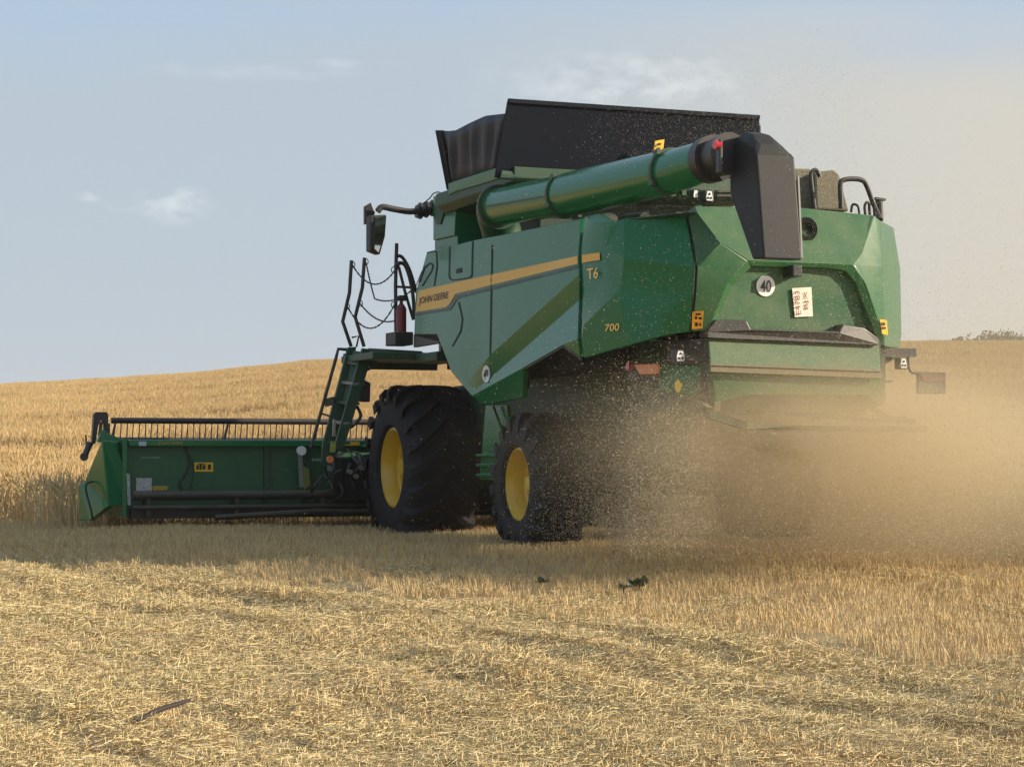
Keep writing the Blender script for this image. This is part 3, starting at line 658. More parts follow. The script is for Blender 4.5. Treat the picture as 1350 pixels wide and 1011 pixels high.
# ================================================================== roof deck, engine screens, rear rails
mb = MB(); mb.box((-1.35,-1.9,2.93),(1.1,.5,3.0)); mb.box((-.9,-2.2,2.98),(.7,.3,3.1)); mb.tube([(-1.0,-1.0,3.1),(-1.0,-.2,3.12)],.12,14)
mb.box((-1.3,-1.5,3.0),(-1.05,-.5,3.12)); mb.tube([(-1.15,-2.1,3.05),(-1.15,-1.7,3.08)],.05,10)
for k in range(7): mb.box((-1.25+.02*k,-2.3+.28*k,3.0),(-1.12,-2.2+.28*k,3.04+.03*(k%3)))
mb.build('engine_deck', BLKM, comb)
mb = MB(); mb.poly([P(900,283,a=-2.6),P(920,270,a=-2.6),P(920,281,a=-2.85),P(905,287,a=-2.7)],(.04,0,0)); mb.poly([P(825,288,b=-1.45),P(905,280,b=-1.2),P(905,287,b=-1.16),P(825,290,b=-1.48)],(.1,0,0)); mb.build('deck_edge', GREEN_D, comb)
mb = MB()
mb.poly([P(1040,222,a=-1.9),P(1070,222.5,a=-1.9),P(1073,276,a=-1.9),P(1040,276,a=-1.9)],(0,.7,0))
mb.poly([P(1074,227,a=-2.0),P(1100,224,a=-2.0),P(1107,230,a=-2.0),P(1120,279,a=-2.0),P(1076,276,a=-2.0)],(0,.7,0))
mb.build('engine_air_screen', mat('mesh_dusty', (.09,.085,.06), .8, noise=(70,1,(.24,.20,.13))), comb, bevel=.02)
mb = MB(); mb.tube(smooth_path([P(1074,276,a=-2.1),P(1069,235,a=-2.1),P(1071,226,a=-2.1),P(1077,225,a=-2.1),P(1081,234,a=-2.1)],4),.02,8)
mb.tube(smooth_path([P(1109,275,a=-2.3),P(1108,245,a=-2.3),P(1111,238,a=-2.3),P(1124,236,a=-2.3),P(1137,238,a=-2.3),P(1143,246,a=-2.3),P(1152,270,a=-2.3),P(1161,290,a=-2.4)],4),.024,10)
mb.build('rear_handrail', BLKM, comb, smooth=True)
mb = MB()
for (x0,w) in ((1141,5),(1147,6)): mb.tube(smooth_path([P(x0,284,a=-2.2),P(x0-1,272,a=-2.2),P(x0+2,267,a=-2.2),P(x0+5,270,a=-2.2),P(x0+6,286,a=-2.2)],4),.014,8)
mb.tube([P(1160,292,a=-2.2),P(1159,262,a=-2.2)],.035,10); mb.bar(P(1153,262,a=-2.2),P(1165,264,a=-2.2),.08,.02)
mb.tube(smooth_path([P(1122,280,a=-2.2),P(1124,270,a=-2.2),P(1131,272,a=-2.2),P(1133,283,a=-2.2)],4),.012,8)
mb.build('rear_ladder_top', BLKM, comb, smooth=True)
# work lamps on the deck edge
def lamp(name, px, py, w, h, a, tri=True, parent=comb, m_=WHITE):
    c = P(px,py,a=a); s = .0065; mb = MB(); mb.box((c.x-w*s,c.y,c.z-h*s),(c.x+w*s,c.y+.08,c.z+h*s)); o = mb.build(name, BLK, parent, bevel=.01)
    mb = MB(); ww = w*s*.72; hh = h*s*.78
    mb.poly([(c.x-ww*.6,c.y-.006,c.z+hh),(c.x+ww*.6,c.y-.006,c.z+hh),(c.x+ww,c.y-.006,c.z-hh*.5),(c.x+ww*.8,c.y-.006,c.z-hh),(c.x-ww*.8,c.y-.006,c.z-hh),(c.x-ww,c.y-.006,c.z-hh*.5)],(0,.01,0)); mb.build('lens', m_, o)
    if tri:
        mb = MB()
        for (dx,dz) in ((0,.4),(-.45,-.45),(.45,-.45)): q = Vector((c.x+dx*ww,c.y-.012,c.z+dz*hh)); mb.tube([q,q+Vector((0,.008,0))],.011,8)
        mb.build('lens_dot', STEXT, o)
    return o
lamp('work_lamp', 935, 258.5, 7, 8, -2.75); lamp('small_lamp', 917, 256, 4.5, 6, -2.7, False)
mb = MB(); mb.bar(P(945,252,a=-2.7),P(970,252,a=-2.7),.02); mb.bar(P(945,258,a=-2.7),P(970,258,a=-2.7),.02); mb.build('lamp_bracket', BLKM, comb)
c = P(1060,303,a=-2.93); mb = MB(); mb.lathe([(-.05,.06),(-.05,.105),(.05,.11),(.1,.10)],28,'y',c=c); 
for k in range(5): mb.lathe([(-.05-.003*k,.01+.018*k),(-.055-.003*k,.018+.018*k)],24,'y',c=c)
mb.build('exhaust_outlet', DARK, comb, smooth=True)
mb = MB(); c = P(1046,358,a=-3.14); mb.box((c.x-.05,c.y-.08,c.z-.05),(c.x+.04,c.y+.1,c.z+.05)); mb.tube([c,c+Vector((.07,-.02,.0))],.03,10); mb.build('rear_camera', BLK, comb, bevel=.01)
# lamp cluster at the lower left of the tail
cl = P(879,449,b=-1.15)
mb = MB(); mb.poly([P(878,449,b=-1.2),P(934,446,a=-3.06),P(934,477,a=-3.06),P(880,478,b=-1.2)],(.05,.12,0)); mb.build('lamp_board', BLKM, comb, bevel=.008)
lamp('reversing_lamp', 897, 469, 8, 9, -3.0)
mb = MB(); a_ = P(840,480,b=-1.3).y
mb.poly([P(826,479,b=-1.3),P(867,478,b=-1.22),P(867,502,b=-1.22),P(826,502,b=-1.3)],(.05,.08,0)); ind = mb.build('tail_lamp_housing', BLKM, comb, bevel=.008)
mb = MB(); mb.poly([P(835,480,b=-1.33),P(866,480,b=-1.26),P(865,493,b=-1.26),P(843,494,b=-1.31)],(.03,.0,0)); mb.build('tail_lamp', ORANGE, ind, bevel=.008)
mb = MB(); c = P(827,483,b=-1.34); mb.tube([c,c+Vector((.04,0,0))],.035,12); mb.build('side_marker_lamp', RED, ind)
mb = MB(); mb.poly([P(868,481,b=-1.2),P(934,480,a=-3.0),P(934,528,a=-3.0),P(868,515,b=-1.2)],(.05,.1,0)); mb.build('rear_frame_box', GREEN, comb, bevel=.02)
mb = MB(); q = P(889,510,b=-1.22); vs = [q+Vector((-.015,-.1,0))+Vector((0.012*math.cos(g)*1.5,-.025*math.cos(g),.05*math.sin(g))) for g in [i*math.pi/8 for i in range(16)]]; mb.poly(vs,(.005,.005,0)); mb.build('oval_sticker', STICK, comb)
mb = MB(); mb.poly([P(936,470,a=-3.05),P(944,480,a=-3.05),P(946,535,a=-3.05),P(933,540,a=-3.05),P(928,500,a=-3.0)],(0,.25,0)); mb.build('hood_side_flap', BLKM, comb)
# right bracket with lamp and reflector board
mb = MB(); ab_ = -2.9
mb.bar(P(1162,458,a=ab_),P(1162,532,a=ab_),.05,.05); mb.bar(P(1160,465,a=ab_),P(1206,465,a=ab_),.05,.075); mb.bar(P(1160,503,a=ab_),P(1176,503,a=ab_),.02,.02)
mb.tube(smooth_path([P(1197,470,a=ab_),P(1198,484,a=ab_),P(1203,491,a=ab_),P(1214,492,a=ab_)],4),.014,8); mb.build('marker_bracket', BLKM, comb)
lamp('rear_lamp', 1191, 479, 7, 8, ab_-.03, True)
mb = MB(); mb.poly([P(1211,490,a=ab_),P(1247,491,a=ab_),P(1247,519,a=ab_),P(1211,519,a=ab_)],(0,.04,0)); rb = mb.build('marker_board', BLKM, comb, bevel=.005)
mb = MB(); mb.poly([P(1215,493,a=ab_-.01),P(1244,493.5,a=ab_-.01),P(1244,503,a=ab_-.01),P(1217,503,a=ab_-.01)],(0,.01,0))
for k in range(5): mb.poly([P(1216+k*6,514,a=ab_-.01),P(1220+k*6,514,a=ab_-.01),P(1219+k*6,517,a=ab_-.01),P(1215+k*6,517,a=ab_-.01)],(0,.01,0))
mb.build('reflector', DUSTY, rb)
# straw spreader under the hood
mb = MB()
sp = [P(936,541,a=-3.2),P(985,556,a=-3.45),P(1060,561,a=-3.5),P(1222,561,a=-3.3),P(1224,570,a=-3.3),P(1060,570,a=-3.55),P(985,566,a=-3.5),P(936,552,a=-3.25)]
mb.poly(sp,(0,.06,0)); mb.bar(sp[0],(sp[0].x+.1,-2.6,sp[0].z+.15),.05); mb.bar((sp[0].x+.3,-3.3,sp[0].z),(sp[3].x-.2,-3.25,sp[3].z+.03),.03)
mb.bar(P(1165,550,a=-3.1),P(1206,556,a=-3.2),.03,.05); mb.bar(P(1150,538,a=-3.1),P(1172,553,a=-3.1),.04); mb.bar(P(946,532,a=-3.1),P(946,546,a=-3.2),.05)
mb.build('straw_spreader', mat('dusted_spreader', (.09,.11,.06), .8, dust=.95), comb)
# ================================================================== cutting header
hd = bpy.data.objects.new('cutting_header', None); C.objects.link(hd); hd.parent = comb; hd.location = (0,5.5,0)
HO = Vector((0,5.5,0))
def hb(name, mb, m_, **k):
    mb.v = [tuple(Vector(v)-HO) for v in mb.v]; return mb.build(name, m_, hd, **k)
AW = 5.5
def H(px,py,a=AW): return P(px,py,a=a)
hl = H(165,600).x; hr = 4.35
zt = H(300,580).z; zb = H(300,680).z
mb = MB(); mb.box((hl,AW,zb),( hr,AW+.05,zt)); hb('back_panel', mb, mat('header_green',(.014,.10,.04),.45,dust=.12,bump=.04,bscale=2))
mb = MB(); mb.box((hl+.03,AW-.10,H(300,588.5).z),(hr,AW+.1,zt)); hb('top_beam', mb, GREEN, bevel=.012)
mb = MB(); zc_ = H(250,652.5).z
mb.tube([(hl+.05,AW-.22,zc_),(hr,AW-.22,zc_)],.055,14); mb.tube([(hl+.05,AW-.25,zc_-.14),(hr,AW-.25,zc_-.14)],.03,10); mb.box((hl+.05,AW-.12,zb-.02),(hr,AW,zb+.1))
mb.tube([(hl+1.0,AW-.3,zc_-.26),(hl+2.2,AW-.3,zc_-.2),(hr-2,AW-.3,zc_-.24)],.035,10)
for k in range(9): x = hl+.2+k*1.05; mb.box((x,AW-.26,zb),(x+.05,AW,zc_+.02))
hb('lower_frame_tube', mb, BLKM, smooth=True)
mb = MB()
for k in range(8): x = hl+1.9+k*.98; 
mb.box((hl,AW+.04,zb),(hr,AW+1.15,zb+.04)); hb('header_floor', mb, GREEN_D)
for k, x in enumerate((H(347,600).x, H(397,600).x)): mb = MB(); mb.box((x,AW-.06,zb+.1),(x+.06,AW,zt-.08)); hb('back_stiffener', mb, GREEN_D)
# intake auger, cutterbar
mb = MB(); mb.tube([(hl+.1,AW+.5,zb+.36),(hr-.1,AW+.5,zb+.36)],.2,18)
hx = []
N=160
for i in range(N):
    t = i/N; x = hl+.15 + t*(hr-hl-.3); g = t*2*math.pi*14*(1 if t<.5 else -1)
    hx.append((x, AW+.5+.33*math.cos(g), zb+.36+.33*math.sin(g))); hx.append((x, AW+.5+.19*math.cos(g), zb+.36+.19*math.sin(g)))
mb.add(hx, [(2*i,2*i+2,2*i+3,2*i+1) for i in range(N-1)]); hb('intake_auger', mb, GREY)
mb = MB(); mb.box((hl,AW+1.15,zb),(hr,AW+1.25,zb+.03))
for k in range(110): x = hl+.05+k*.078; mb.add([(x,AW+1.25,zb),(x+.04,AW+1.25,zb),(x+.02,AW+1.35,zb+.01),(x,AW+1.25,zb+.03),(x+.04,AW+1.25,zb+.03)],[(0,1,2),(3,2,4),(0,2,3),(1,4,2)])
hb('cutter_bar', mb, GREY)
# dividers at both ends
AD = AW - .05
mb = MB()
V = [P(134.5,580,a=AD-.05),P(111.5,634,a=AD+.5),P(104,640,a=AD+.6),P(104,686,a=AD+.6),P(117,687,a=AD+.3),P(143,667,a=AD-.1),P(150.5,582,a=AD-.05),P(166.5,623,a=AD-.02),P(167,667,a=AD-.02)]
mb.shell(V, [(0,1,5),(1,2,3,4,5),(6,0,5,8,7)], (.12,.25,0))
hb('crop_divider', mb, GREEN, bevel=.012)
mb = MB(); mb.poly([(hl-.05,AW-.1,zb),(hl-.05,AW-.1,zt),(hl-.05,AW+.9,zt-.1),(hl-.05,AW+1.9,zb+.1),(hl-.05,AW+1.9,zb)],(.05,0,0)); hb('end_plate', mb, GREEN)
mb = MB(); mb.poly([(hr,AW-.1,zb),(hr,AW-.1,zt),(hr,AW+.9,zt-.1),(hr,AW+1.9,zb+.1),(hr,AW+1.9,zb)],(.06,0,0)); hb('end_plate', mb, GREEN)
mb = MB(); mb.tube(smooth_path([H(128,634,AD-.02+.3),H(113,640,AD+.25),H(120,672,AD+.1),H(122,684,AD+.1)],4),.012,6); hb('divider_seam', mb, SEAM)
mb = MB(); mb.poly([H(167,624,AW-.12),H(171,624,AW-.12),H(172.5,666,AW-.12),H(168.5,666,AW-.12)],(0,.03,0)); hb('reflector_strip', mb, mat('strip_grey', (.45,.46,.43), .5, noise=(30,.8,(.1,.12,.1))))
# reel: arm, hub, bats with tines
mb = MB(); AE = AW + .45
mb.poly([H(124,546,AE),H(127,543,AE),H(141,543,AE),H(143,547,AE),H(143,578,AE),H(138,578,AE),H(137,560,AE),H(133,552,AE),H(130,560,AE),H(126,585,AE),H(121,585,AE)],(0,.10,0)); mb.tube([H(119,583,AE-.1),H(112,600,AE-.1)],[.042,.035],12); mb.tube([H(111,602,AE-.12),H(111,602,AE-.0)],.05,14); mb.tube([H(133,556,AE-.05),H(131,578,AE-.05)],.02,8)
mb.bar(H(142,558,AE),H(142,585,AE),.05,.05); mb.bar(H(113,573,AE),H(114,592,AE),.02); hb('reel_arm', mb, BLK, bevel=.006)
mb = MB(); mb.poly([H(128,582,AE-.3),H(136,566,AE-.3),H(144,572,AE-.3),H(166,580,AE-.3),H(183,583,AE-.3),H(150,586,AE-.3)],(0,.1,0)); hb('reel_bracket', mb, GREEN, bevel=.01)
AB = AW + .75
zbar = P(300,555,a=AB).z; xb0 = P(148,555,a=AB).x
RC = Vector((0, AB+.1, zbar-.50))
bats = []
for k in range(6):
    g = R(92 + 60*k); c = Vector((0, RC.y+.5*math.cos(g), RC.z+.5*math.sin(g))); bats.append(c)
    mb = MB(); mb.tube([(xb0,c.y,c.z),(hr-.15,c.y,c.z)],.038,10)
    hb('reel_bat', mb, BLK, smooth=True)
    mb = MB(); x = xb0+.05; i = 0
    while x < hr-.2:
        mb.bar((x,c.y,c.z-.02),(x+.004*(i%3-1),c.y+.05,c.z-.22),.011,.011); x += .0745; i += 1
    hb('tine_row', mb, BLK)
mb = MB(); mb.tube([(xb0,RC.y,RC.z),(hr-.15,RC.y,RC.z)],.06,14)
for xs in (xb0+.0, P(297,560,a=AB).x, 0.2, 1.6, hr-.2):
    for c in bats: mb.bar((xs-.05,RC.y,RC.z),(xs+.06,c.y,c.z),.05,.02); 
hb('reel_shaft', mb, BLK)
# cables, stickers and lettering on the back panel
mb = MB(); mb.tube(smooth_path([H(243,590,AW-.02),H(249,603,AW-.03),H(247,620,AW-.03),H(237,635,AW-.03),H(240,646,AW-.03)],5),.014,8); mb.tube(smooth_path([H(253,605,AW-.02),H(254,625,AW-.02),H(250,647,AW-.02)],4),.008,6); hb('cable', mb, BLK, smooth=True)
def hq(name, x0,y0,x1,y1,m_,a=AW-.006): mb = MB(); mb.poly([H(x0,y0,a),H(x1,y0,a),H(x1,y1,a),H(x0,y1,a)],(0,.004,0)); return hb(name, mb, m_)
st = hq('warning_sticker',256.5,609.5,281,621.5,STICK)
for (x0,y0,x1,y1) in ((259,613,262,619),(263,611.5,266,619),(267,613,271,618.5),(274,612,278,619),(260,611,271,612)): hq('sticker_mark',x0,y0,x1,y1,STEXT,AW-.012)
hq('instruction_sticker',179.5,630,200,647,mat('sticker_white',(.55,.56,.55),.6,noise=(45,.8,(.2,.2,.2))))
hq('warning_sticker',201.5,640.5,220.5,646,mat('sticker_amber',(.6,.36,.03),.5,noise=(60,.7,(.1,.08,.03))))
def htext(s,x0,y0,x1,y1,m_,a):
    o = decal_text('header_lettering', s, [(x0,y0),(x1,y0),(x1,y1),(x0,y1)], m_, parent=hd, flat=dict(a=a))
    for v in o.data.vertices: v.co -= HO
htext('JOHN DEERE',208,582,241,587,mat('letter_gold',(.45,.33,.06),.5),AW-.108)
hq('maker_label',183,582,193,587.5,mat('label_grey',(.4,.5,.52),.5),AW-.106)
htext('JOHN DEERE',186,602,211,605,mat('letter_grey',(.4,.42,.40),.5),AW-.008)
hq('warning_sticker',452,582,474,587,STICK,AW-.106)
# light post and couplings at the feeder house
mb = MB(); mb.bar(H(395,592,AW-.2),H(397.5,642,AW-.2),.03,.05); pst = hb('light_post', mb, GREY)
mb = MB(); c = H(398,594,AW-.25); mb.tube([c,c+Vector((0,.05,0))],.055,16); hb('round_lamp', mb, LAMPW)
mb = MB(); mb.poly([H(398,613,AW-.22),H(407,618,AW-.22),H(409,640,AW-.22),H(401,645,AW-.22)],(0,.05,0)); hb('yellow_coupler', mb, mat('olive_cover',(.16,.17,.03),.6))
mb = MB(); rnd = random.Random(5)
for k in range(12):
    x = 412+rnd.random()*75; y = 592+rnd.random()*45; pts = [H(x,y,AW-.3),H(x+rnd.uniform(-14,14),y+rnd.uniform(8,18),AW-.45),H(x+rnd.uniform(-18,18),y+rnd.uniform(20,40),AW-.3)]
    mb.tube(smooth_path(pts,5),rnd.uniform(.010,.02),7)
hb('hydraulic_hose', mb, BLK, smooth=True)
mb = MB()
for (x,y) in ((436,618),(462,622),(478,617),(470,628),(450,598)): c = H(x,y,AW-.5); mb.tube([c,c+Vector((0,.06,0))],.03,10)
mb.bar(H(458,592,AW-.45),H(472,610,AW-.45),.015); mb.bar(H(412,606,AW-.4),H(426,606,AW-.4),.06,.03); mb.bar(H(428,612,AW-.4),H(440,617,AW-.4),.02); hb('coupling', mb, GREY)
for (x0,x1) in ((-1.75,-.7),(.7,1.5)): mb = MB(); mb.box((x0,AW-.35,zb+.15),(x1,AW-.05,zt-.2)); hb('coupler_block', mb, DARK, bevel=.03)
mb = MB(); mb.poly([(-.65,4.2,.75),(-.65,4.2,1.75),(-.65,AW,1.05),(-.65,AW,.3)],(1.3,0,0)); mb.build('feeder_house', GREEN_D, comb, bevel=.02)
mb = MB(); mb.poly([P(785,650,b=.9),P(820,653,b=.9),P(822,684,b=.9),P(785,684,b=.9)],(.1,0,0)); 

# ================================================================== terrain
def smooth(t): t = np.clip(t,0,1); return t*t*(3-2*t)
CX = np.array([-200,-60,-32.6,-26,-20,-13.3,-5.5,11,25,33,60,200]); CZ = np.array([1.5,3.8,4.75,5.1,5.5,6.2,6.55,7.1,7.45,7.5,7.2,6])
def ground(x, y):
    x = np.asarray(x, float); y = np.asarray(y, float)
    near = -.65 + .055*smooth((y-15.5)/3.5)*smooth((40-y)/8) + .65*smooth((y-6.5)/(20.5-6.5))
    xs = x * np.clip(130/np.maximum(y,30),.3,3)
    crest = np.interp(xs, CX, CZ)
    t = np.clip((y-28)/102, 0, None)
    up = np.where(t < 1, crest*(1.12*t - .12*t**4*1.0), crest - .25*(t-1)*6 - .9*(t-1)**2)
    up = up * smooth(np.clip((y-28)/14,0,1))
    far = np.maximum(up, -6)
    u = x*.75+y*.66; ridge = .022*np.sin(u*7.0+.8*np.sin(x*.9-y*.5))*(.6+.4*np.sin(u*1.3+2))*(1+.5*np.sin((x*-.66+y*.75)*2.1)) * np.clip((19.5-y)/3,0,1)
    und = ridge + .015*np.sin(x*1.7+y*.6)+.012*np.sin(y*2.1-x*.9)
    return near + np.where(y > 28, far, 0) + und*np.clip(1-(y-40)/40,0,1)
def in_crop(x, y):
    lx, ly = x-ORG.x, y-ORG.y; b = lx*math.cos(TH)+ly*math.sin(TH); a = -lx*math.sin(TH)+ly*math.cos(TH)
    return ((a > 6.75) & (b > -4.6)) | ((b <= -4.6) & (y > 26.3))
xs = np.concatenate([np.linspace(-700,-60,18)[:-1], np.linspace(-60,-14,40)[:-1], np.linspace(-14,-6,30)[:-1], np.linspace(-6,6,130)[:-1], np.linspace(6,14,30)[:-1], np.linspace(14,60,40)[:-1], np.linspace(60,700,18)])
ys = np.concatenate([np.linspace(-60,4,10)[:-1], np.linspace(4,21,180)[:-1], np.linspace(21,32,40)[:-1], np.linspace(32,180,120)[:-1], np.linspace(180,1500,24)])
X, Y = np.meshgrid(xs, ys); Z = ground(X, Y)
vs = np.stack([X.ravel(), Y.ravel(), Z.ravel()], 1); nx = len(xs)
fs = [(j*nx+i, j*nx+i+1, (j+1)*nx+i+1, (j+1)*nx+i) for j in range(len(ys)-1) for i in range(nx-1)]
me = bpy.data.meshes.new('ground'); me.from_pydata(vs.tolist(), [], fs); me.polygons.foreach_set('use_smooth',[True]*len(fs))
gm = mat('field_soil', (.46,.33,.165), .95, noise=(2.2,.8,(.32,.21,.10)), bump=.8, bscale=25)
me.materials.append(gm); g = bpy.data.objects.new('ground', me); C.objects.link(g); tag(g, 'harvested field ground covered in straw', 'ground', kind='structure')

# ------------------------------------------------------------------ scattered stalks (one object, patches repeated by geometry nodes)
def scatter(name, variants, pts, m_, label, cat):
    """variants: list of (verts Nx3, quads Mx4, tint N); pts: list of (x,y,z, euler xyz, scale xyz, pick)"""
    V, Q, T, ID = [], [], [], []; n = 0
    for k, (v, q, t) in enumerate(variants):
        V.append(v); Q.append(q+n); T.append(t); ID.append(np.full(len(v), k+1)); n += len(v)
    pp = np.array([p[:3] for p in pts]); V.append(pp); T.append(np.ones(len(pp))); ID.append(np.zeros(len(pp),int))
    V = np.concatenate(V); Q = np.concatenate(Q); T = np.concatenate(T); ID = np.concatenate(ID)
    me = bpy.data.meshes.new(name); me.vertices.add(len(V)); me.vertices.foreach_set('co', V.astype(np.float32).ravel())
    me.loops.add(Q.size); me.loops.foreach_set('vertex_index', Q.astype(np.int32).ravel())
    me.polygons.add(len(Q)); me.polygons.foreach_set('loop_start', (np.arange(len(Q))*4).astype(np.int32)); me.polygons.foreach_set('loop_total', np.full(len(Q),4,np.int32))
    me.update(calc_edges=True); me.validate()
    def att(nm, ty, arr, key='value'):
        a = me.attributes.new(nm, ty, 'POINT'); a.data.foreach_set(key, arr.ravel())
    tc_ = np.ones((len(V),4),np.float32); tc_[:,:3] = T[:,None]
    att('tint','FLOAT_COLOR',tc_,'color'); att('vid','INT',ID.astype(np.int32))
    rot = np.zeros((len(V),3),np.float32); scl = np.ones((len(V),3),np.float32); pk = np.zeros(len(V),np.int32)
    n0 = len(V)-len(pp)
    rot[n0:] = np.array([p[3] for p in pts]); scl[n0:] = np.array([p[4] for p in pts]); pk[n0:] = np.array([p[5] for p in pts])
    att('rotv','FLOAT_VECTOR',rot,'vector'); att('sclv','FLOAT_VECTOR',scl,'vector'); att('pick','INT',pk)
    me.materials.append(m_)
    o = bpy.data.objects.new(name, me); C.objects.link(o)
    ng = bpy.data.node_groups.new(name+'_spread','GeometryNodeTree')
    ng.interface.new_socket('Geometry', in_out='INPUT', socket_type='NodeSocketGeometry'); ng.interface.new_socket('Geometry', in_out='OUTPUT', socket_type='NodeSocketGeometry')
    N = ng.nodes; L = ng.links; gi = N.new('NodeGroupInput'); go = N.new('NodeGroupOutput')
    def na(nm, ty): a = N.new('GeometryNodeInputNamedAttribute'); a.data_type = ty; a.inputs['Name'].default_value = nm; return a.outputs['Attribute']
    vid = na('vid','INT'); join = N.new('GeometryNodeJoinGeometry')
    def sepk(k):
        cp = N.new('FunctionNodeCompare'); cp.data_type = 'INT'; cp.operation = 'EQUAL'; L.new(vid, cp.inputs[2]); cp.inputs[3].default_value = k
        sp_ = N.new('GeometryNodeSeparateGeometry'); sp_.domain = 'POINT'; L.new(gi.outputs[0], sp_.inputs[0]); L.new(cp.outputs[0], sp_.inputs['Selection']); return sp_.outputs['Selection']
    for k in range(len(variants)):
        ti = N.new('GeometryNodeGeometryToInstance'); L.new(sepk(k+1), ti.inputs[0]); L.new(ti.outputs[0], join.inputs[0])
    ip = N.new('GeometryNodeInstanceOnPoints'); L.new(sepk(0), ip.inputs['Points']); L.new(join.outputs[0], ip.inputs['Instance']); ip.inputs['Pick Instance'].default_value = True
    L.new(na('pick','INT'), ip.inputs['Instance Index']); L.new(na('rotv','FLOAT_VECTOR'), ip.inputs['Rotation']); L.new(na('sclv','FLOAT_VECTOR'), ip.inputs['Scale'])
    L.new(ip.outputs[0], go.inputs[0])
    md = o.modifiers.new('spread','NODES'); md.node_group = ng
    tag(o, label, cat, kind='stuff'); return o
def stalks(n, size, lmin, lmax, wid, lay, seed, curve=.15, tmin=.6, tmax=1.15, row=None, ears=0, lift=(0,.03)):
    """n stalks in a size x size patch. lay=0 upright .. 1 lying flat. returns verts, quads, tint"""
    r = np.random.default_rng(seed); x = r.uniform(-size/2,size/2,n); y = r.uniform(-size/2,size/2,n)
    if row: x = (np.round(x/row)*row) + r.normal(0,.018,n)
    L = r.uniform(lmin,lmax,n); az = r.uniform(0,2*np.pi,n)
    pol = (np.pi/2 - np.abs(r.normal(0,.16,n))) if lay else np.abs(r.normal(0,.17,n))
    if lay: pol = np.clip(pol, .6, 1.57)
    d = np.stack([np.sin(pol)*np.cos(az), np.sin(pol)*np.sin(az), np.cos(pol)],1)
    base = np.stack([x,y,r.uniform(*lift,n)],1)
    if lay: base -= d*L[:,None]*np.array([.5,.5,.0])
    fa = r.uniform(0,2*np.pi,n); sd = np.stack([np.cos(fa),np.sin(fa),np.zeros(n)],1)
    sd = sd - d*(sd*d).sum(1)[:,None]; sd /= np.linalg.norm(sd,axis=1)[:,None]+1e-6
    if lay: up = np.array([0,0,1.0]); s2 = np.cross(d, up); s2 /= np.linalg.norm(s2,axis=1)[:,None]+1e-6; sd = s2*.8+np.array([0,0,.6])*r.choice([-1,1],n)[:,None]; 
    bend = np.stack([r.normal(0,curve,n),r.normal(0,curve,n),-np.abs(r.normal(0,curve*.6,n)) if not lay else r.normal(0,curve*.3,n)],1)*L[:,None]
    w = wid*r.uniform(.7,1.3,n); p0 = base; p1 = base + d*(L*.5)[:,None]+bend*.3; p2 = base + d*L[:,None]+bend
    s = sd*w[:,None]/2; vs = np.stack([p0-s,p0+s,p1-s,p1+s,p2-s*.8,p2+s*.8],1).reshape(-1,3)
    i = np.arange(n)*6; q = np.concatenate([np.stack([i,i+1,i+3,i+2],1),np.stack([i+2,i+3,i+5,i+4],1)])
    t = np.repeat(r.uniform(tmin,tmax,n)*np.where(r.random(n)<.06,.45,1),6)
    if ears:
        e0 = p2; ed = d*.6+bend/L[:,None]*1.5+np.array([0,0,-.15]); ed /= np.linalg.norm(ed,axis=1)[:,None]; eL = r.uniform(.07,.12,n)
        cr = np.cross(ed, sd); allv = []
        for (o_, wd) in ((sd,.013),(cr,.013)):
            allv += [e0-o_*wd*.3, e0+o_*wd*.3, e0+ed*(eL*.4)[:,None]-o_*wd*.75, e0+ed*(eL*.4)[:,None]+o_*wd*.75, e0+ed*eL[:,None]*1.5-o_*wd*.25, e0+ed*eL[:,None]*1.5+o_*wd*.25]
        ev = np.stack(allv,1).reshape(-1,3); j = np.arange(n)*12; b0 = len(vs)
        eq = np.concatenate([np.stack([j+k,j+k+1,j+k+3,j+k+2],1) for k in (0,2,6,8)])+b0
        vs = np.concatenate([vs,ev]); q = np.concatenate([q,eq]); t = np.concatenate([t,np.repeat(r.uniform(.85,1.25,n),12)])
    return vs, q, t
def mixst(L):
    V,Q,T=[],[],[]; n=0
    for v,q,t in L: V.append(v); Q.append(q+n); T.append(t); n+=len(v)
    return np.concatenate(V),np.concatenate(Q),np.concatenate(T)
def ground_euler(x, y, rz):
    e = .12; dx = float(ground(x+e,y)-ground(x-e,y))/(2*e); dy = float(ground(x,y+e)-ground(x,y-e))/(2*e)
    nrm = Vector((-dx,-dy,1)).normalized(); q = Vector((0,0,1)).rotation_difference(nrm)
    return tuple((q.to_matrix() @ Matrix.Rotation(rz,3,'Z')).to_euler())
STRAW = mat('loose_straw', (.72,.57,.29), .75, attr='tint', noise=(1.1,.45,(.60,.44,.23)), spec=.3)
STUB = mat('stubble_straw', (.68,.51,.255), .75, attr='tint', noise=(.8,.5,(.58,.41,.20)), spec=.3)
CROPM = mat('ripe_crop', (.70,.53,.28), .75, attr='tint', noise=(.25,.45,(.58,.41,.20)), spec=.2)
rs = random.Random(3)
def wedge(y, x, m=1.2): return abs(x) < .262*y + m
def mat_edge(x): return float(np.interp(x, [-8,-4.6,-.4,3.1,6], [19.5,18.2,15.9,12.5,10.5]))
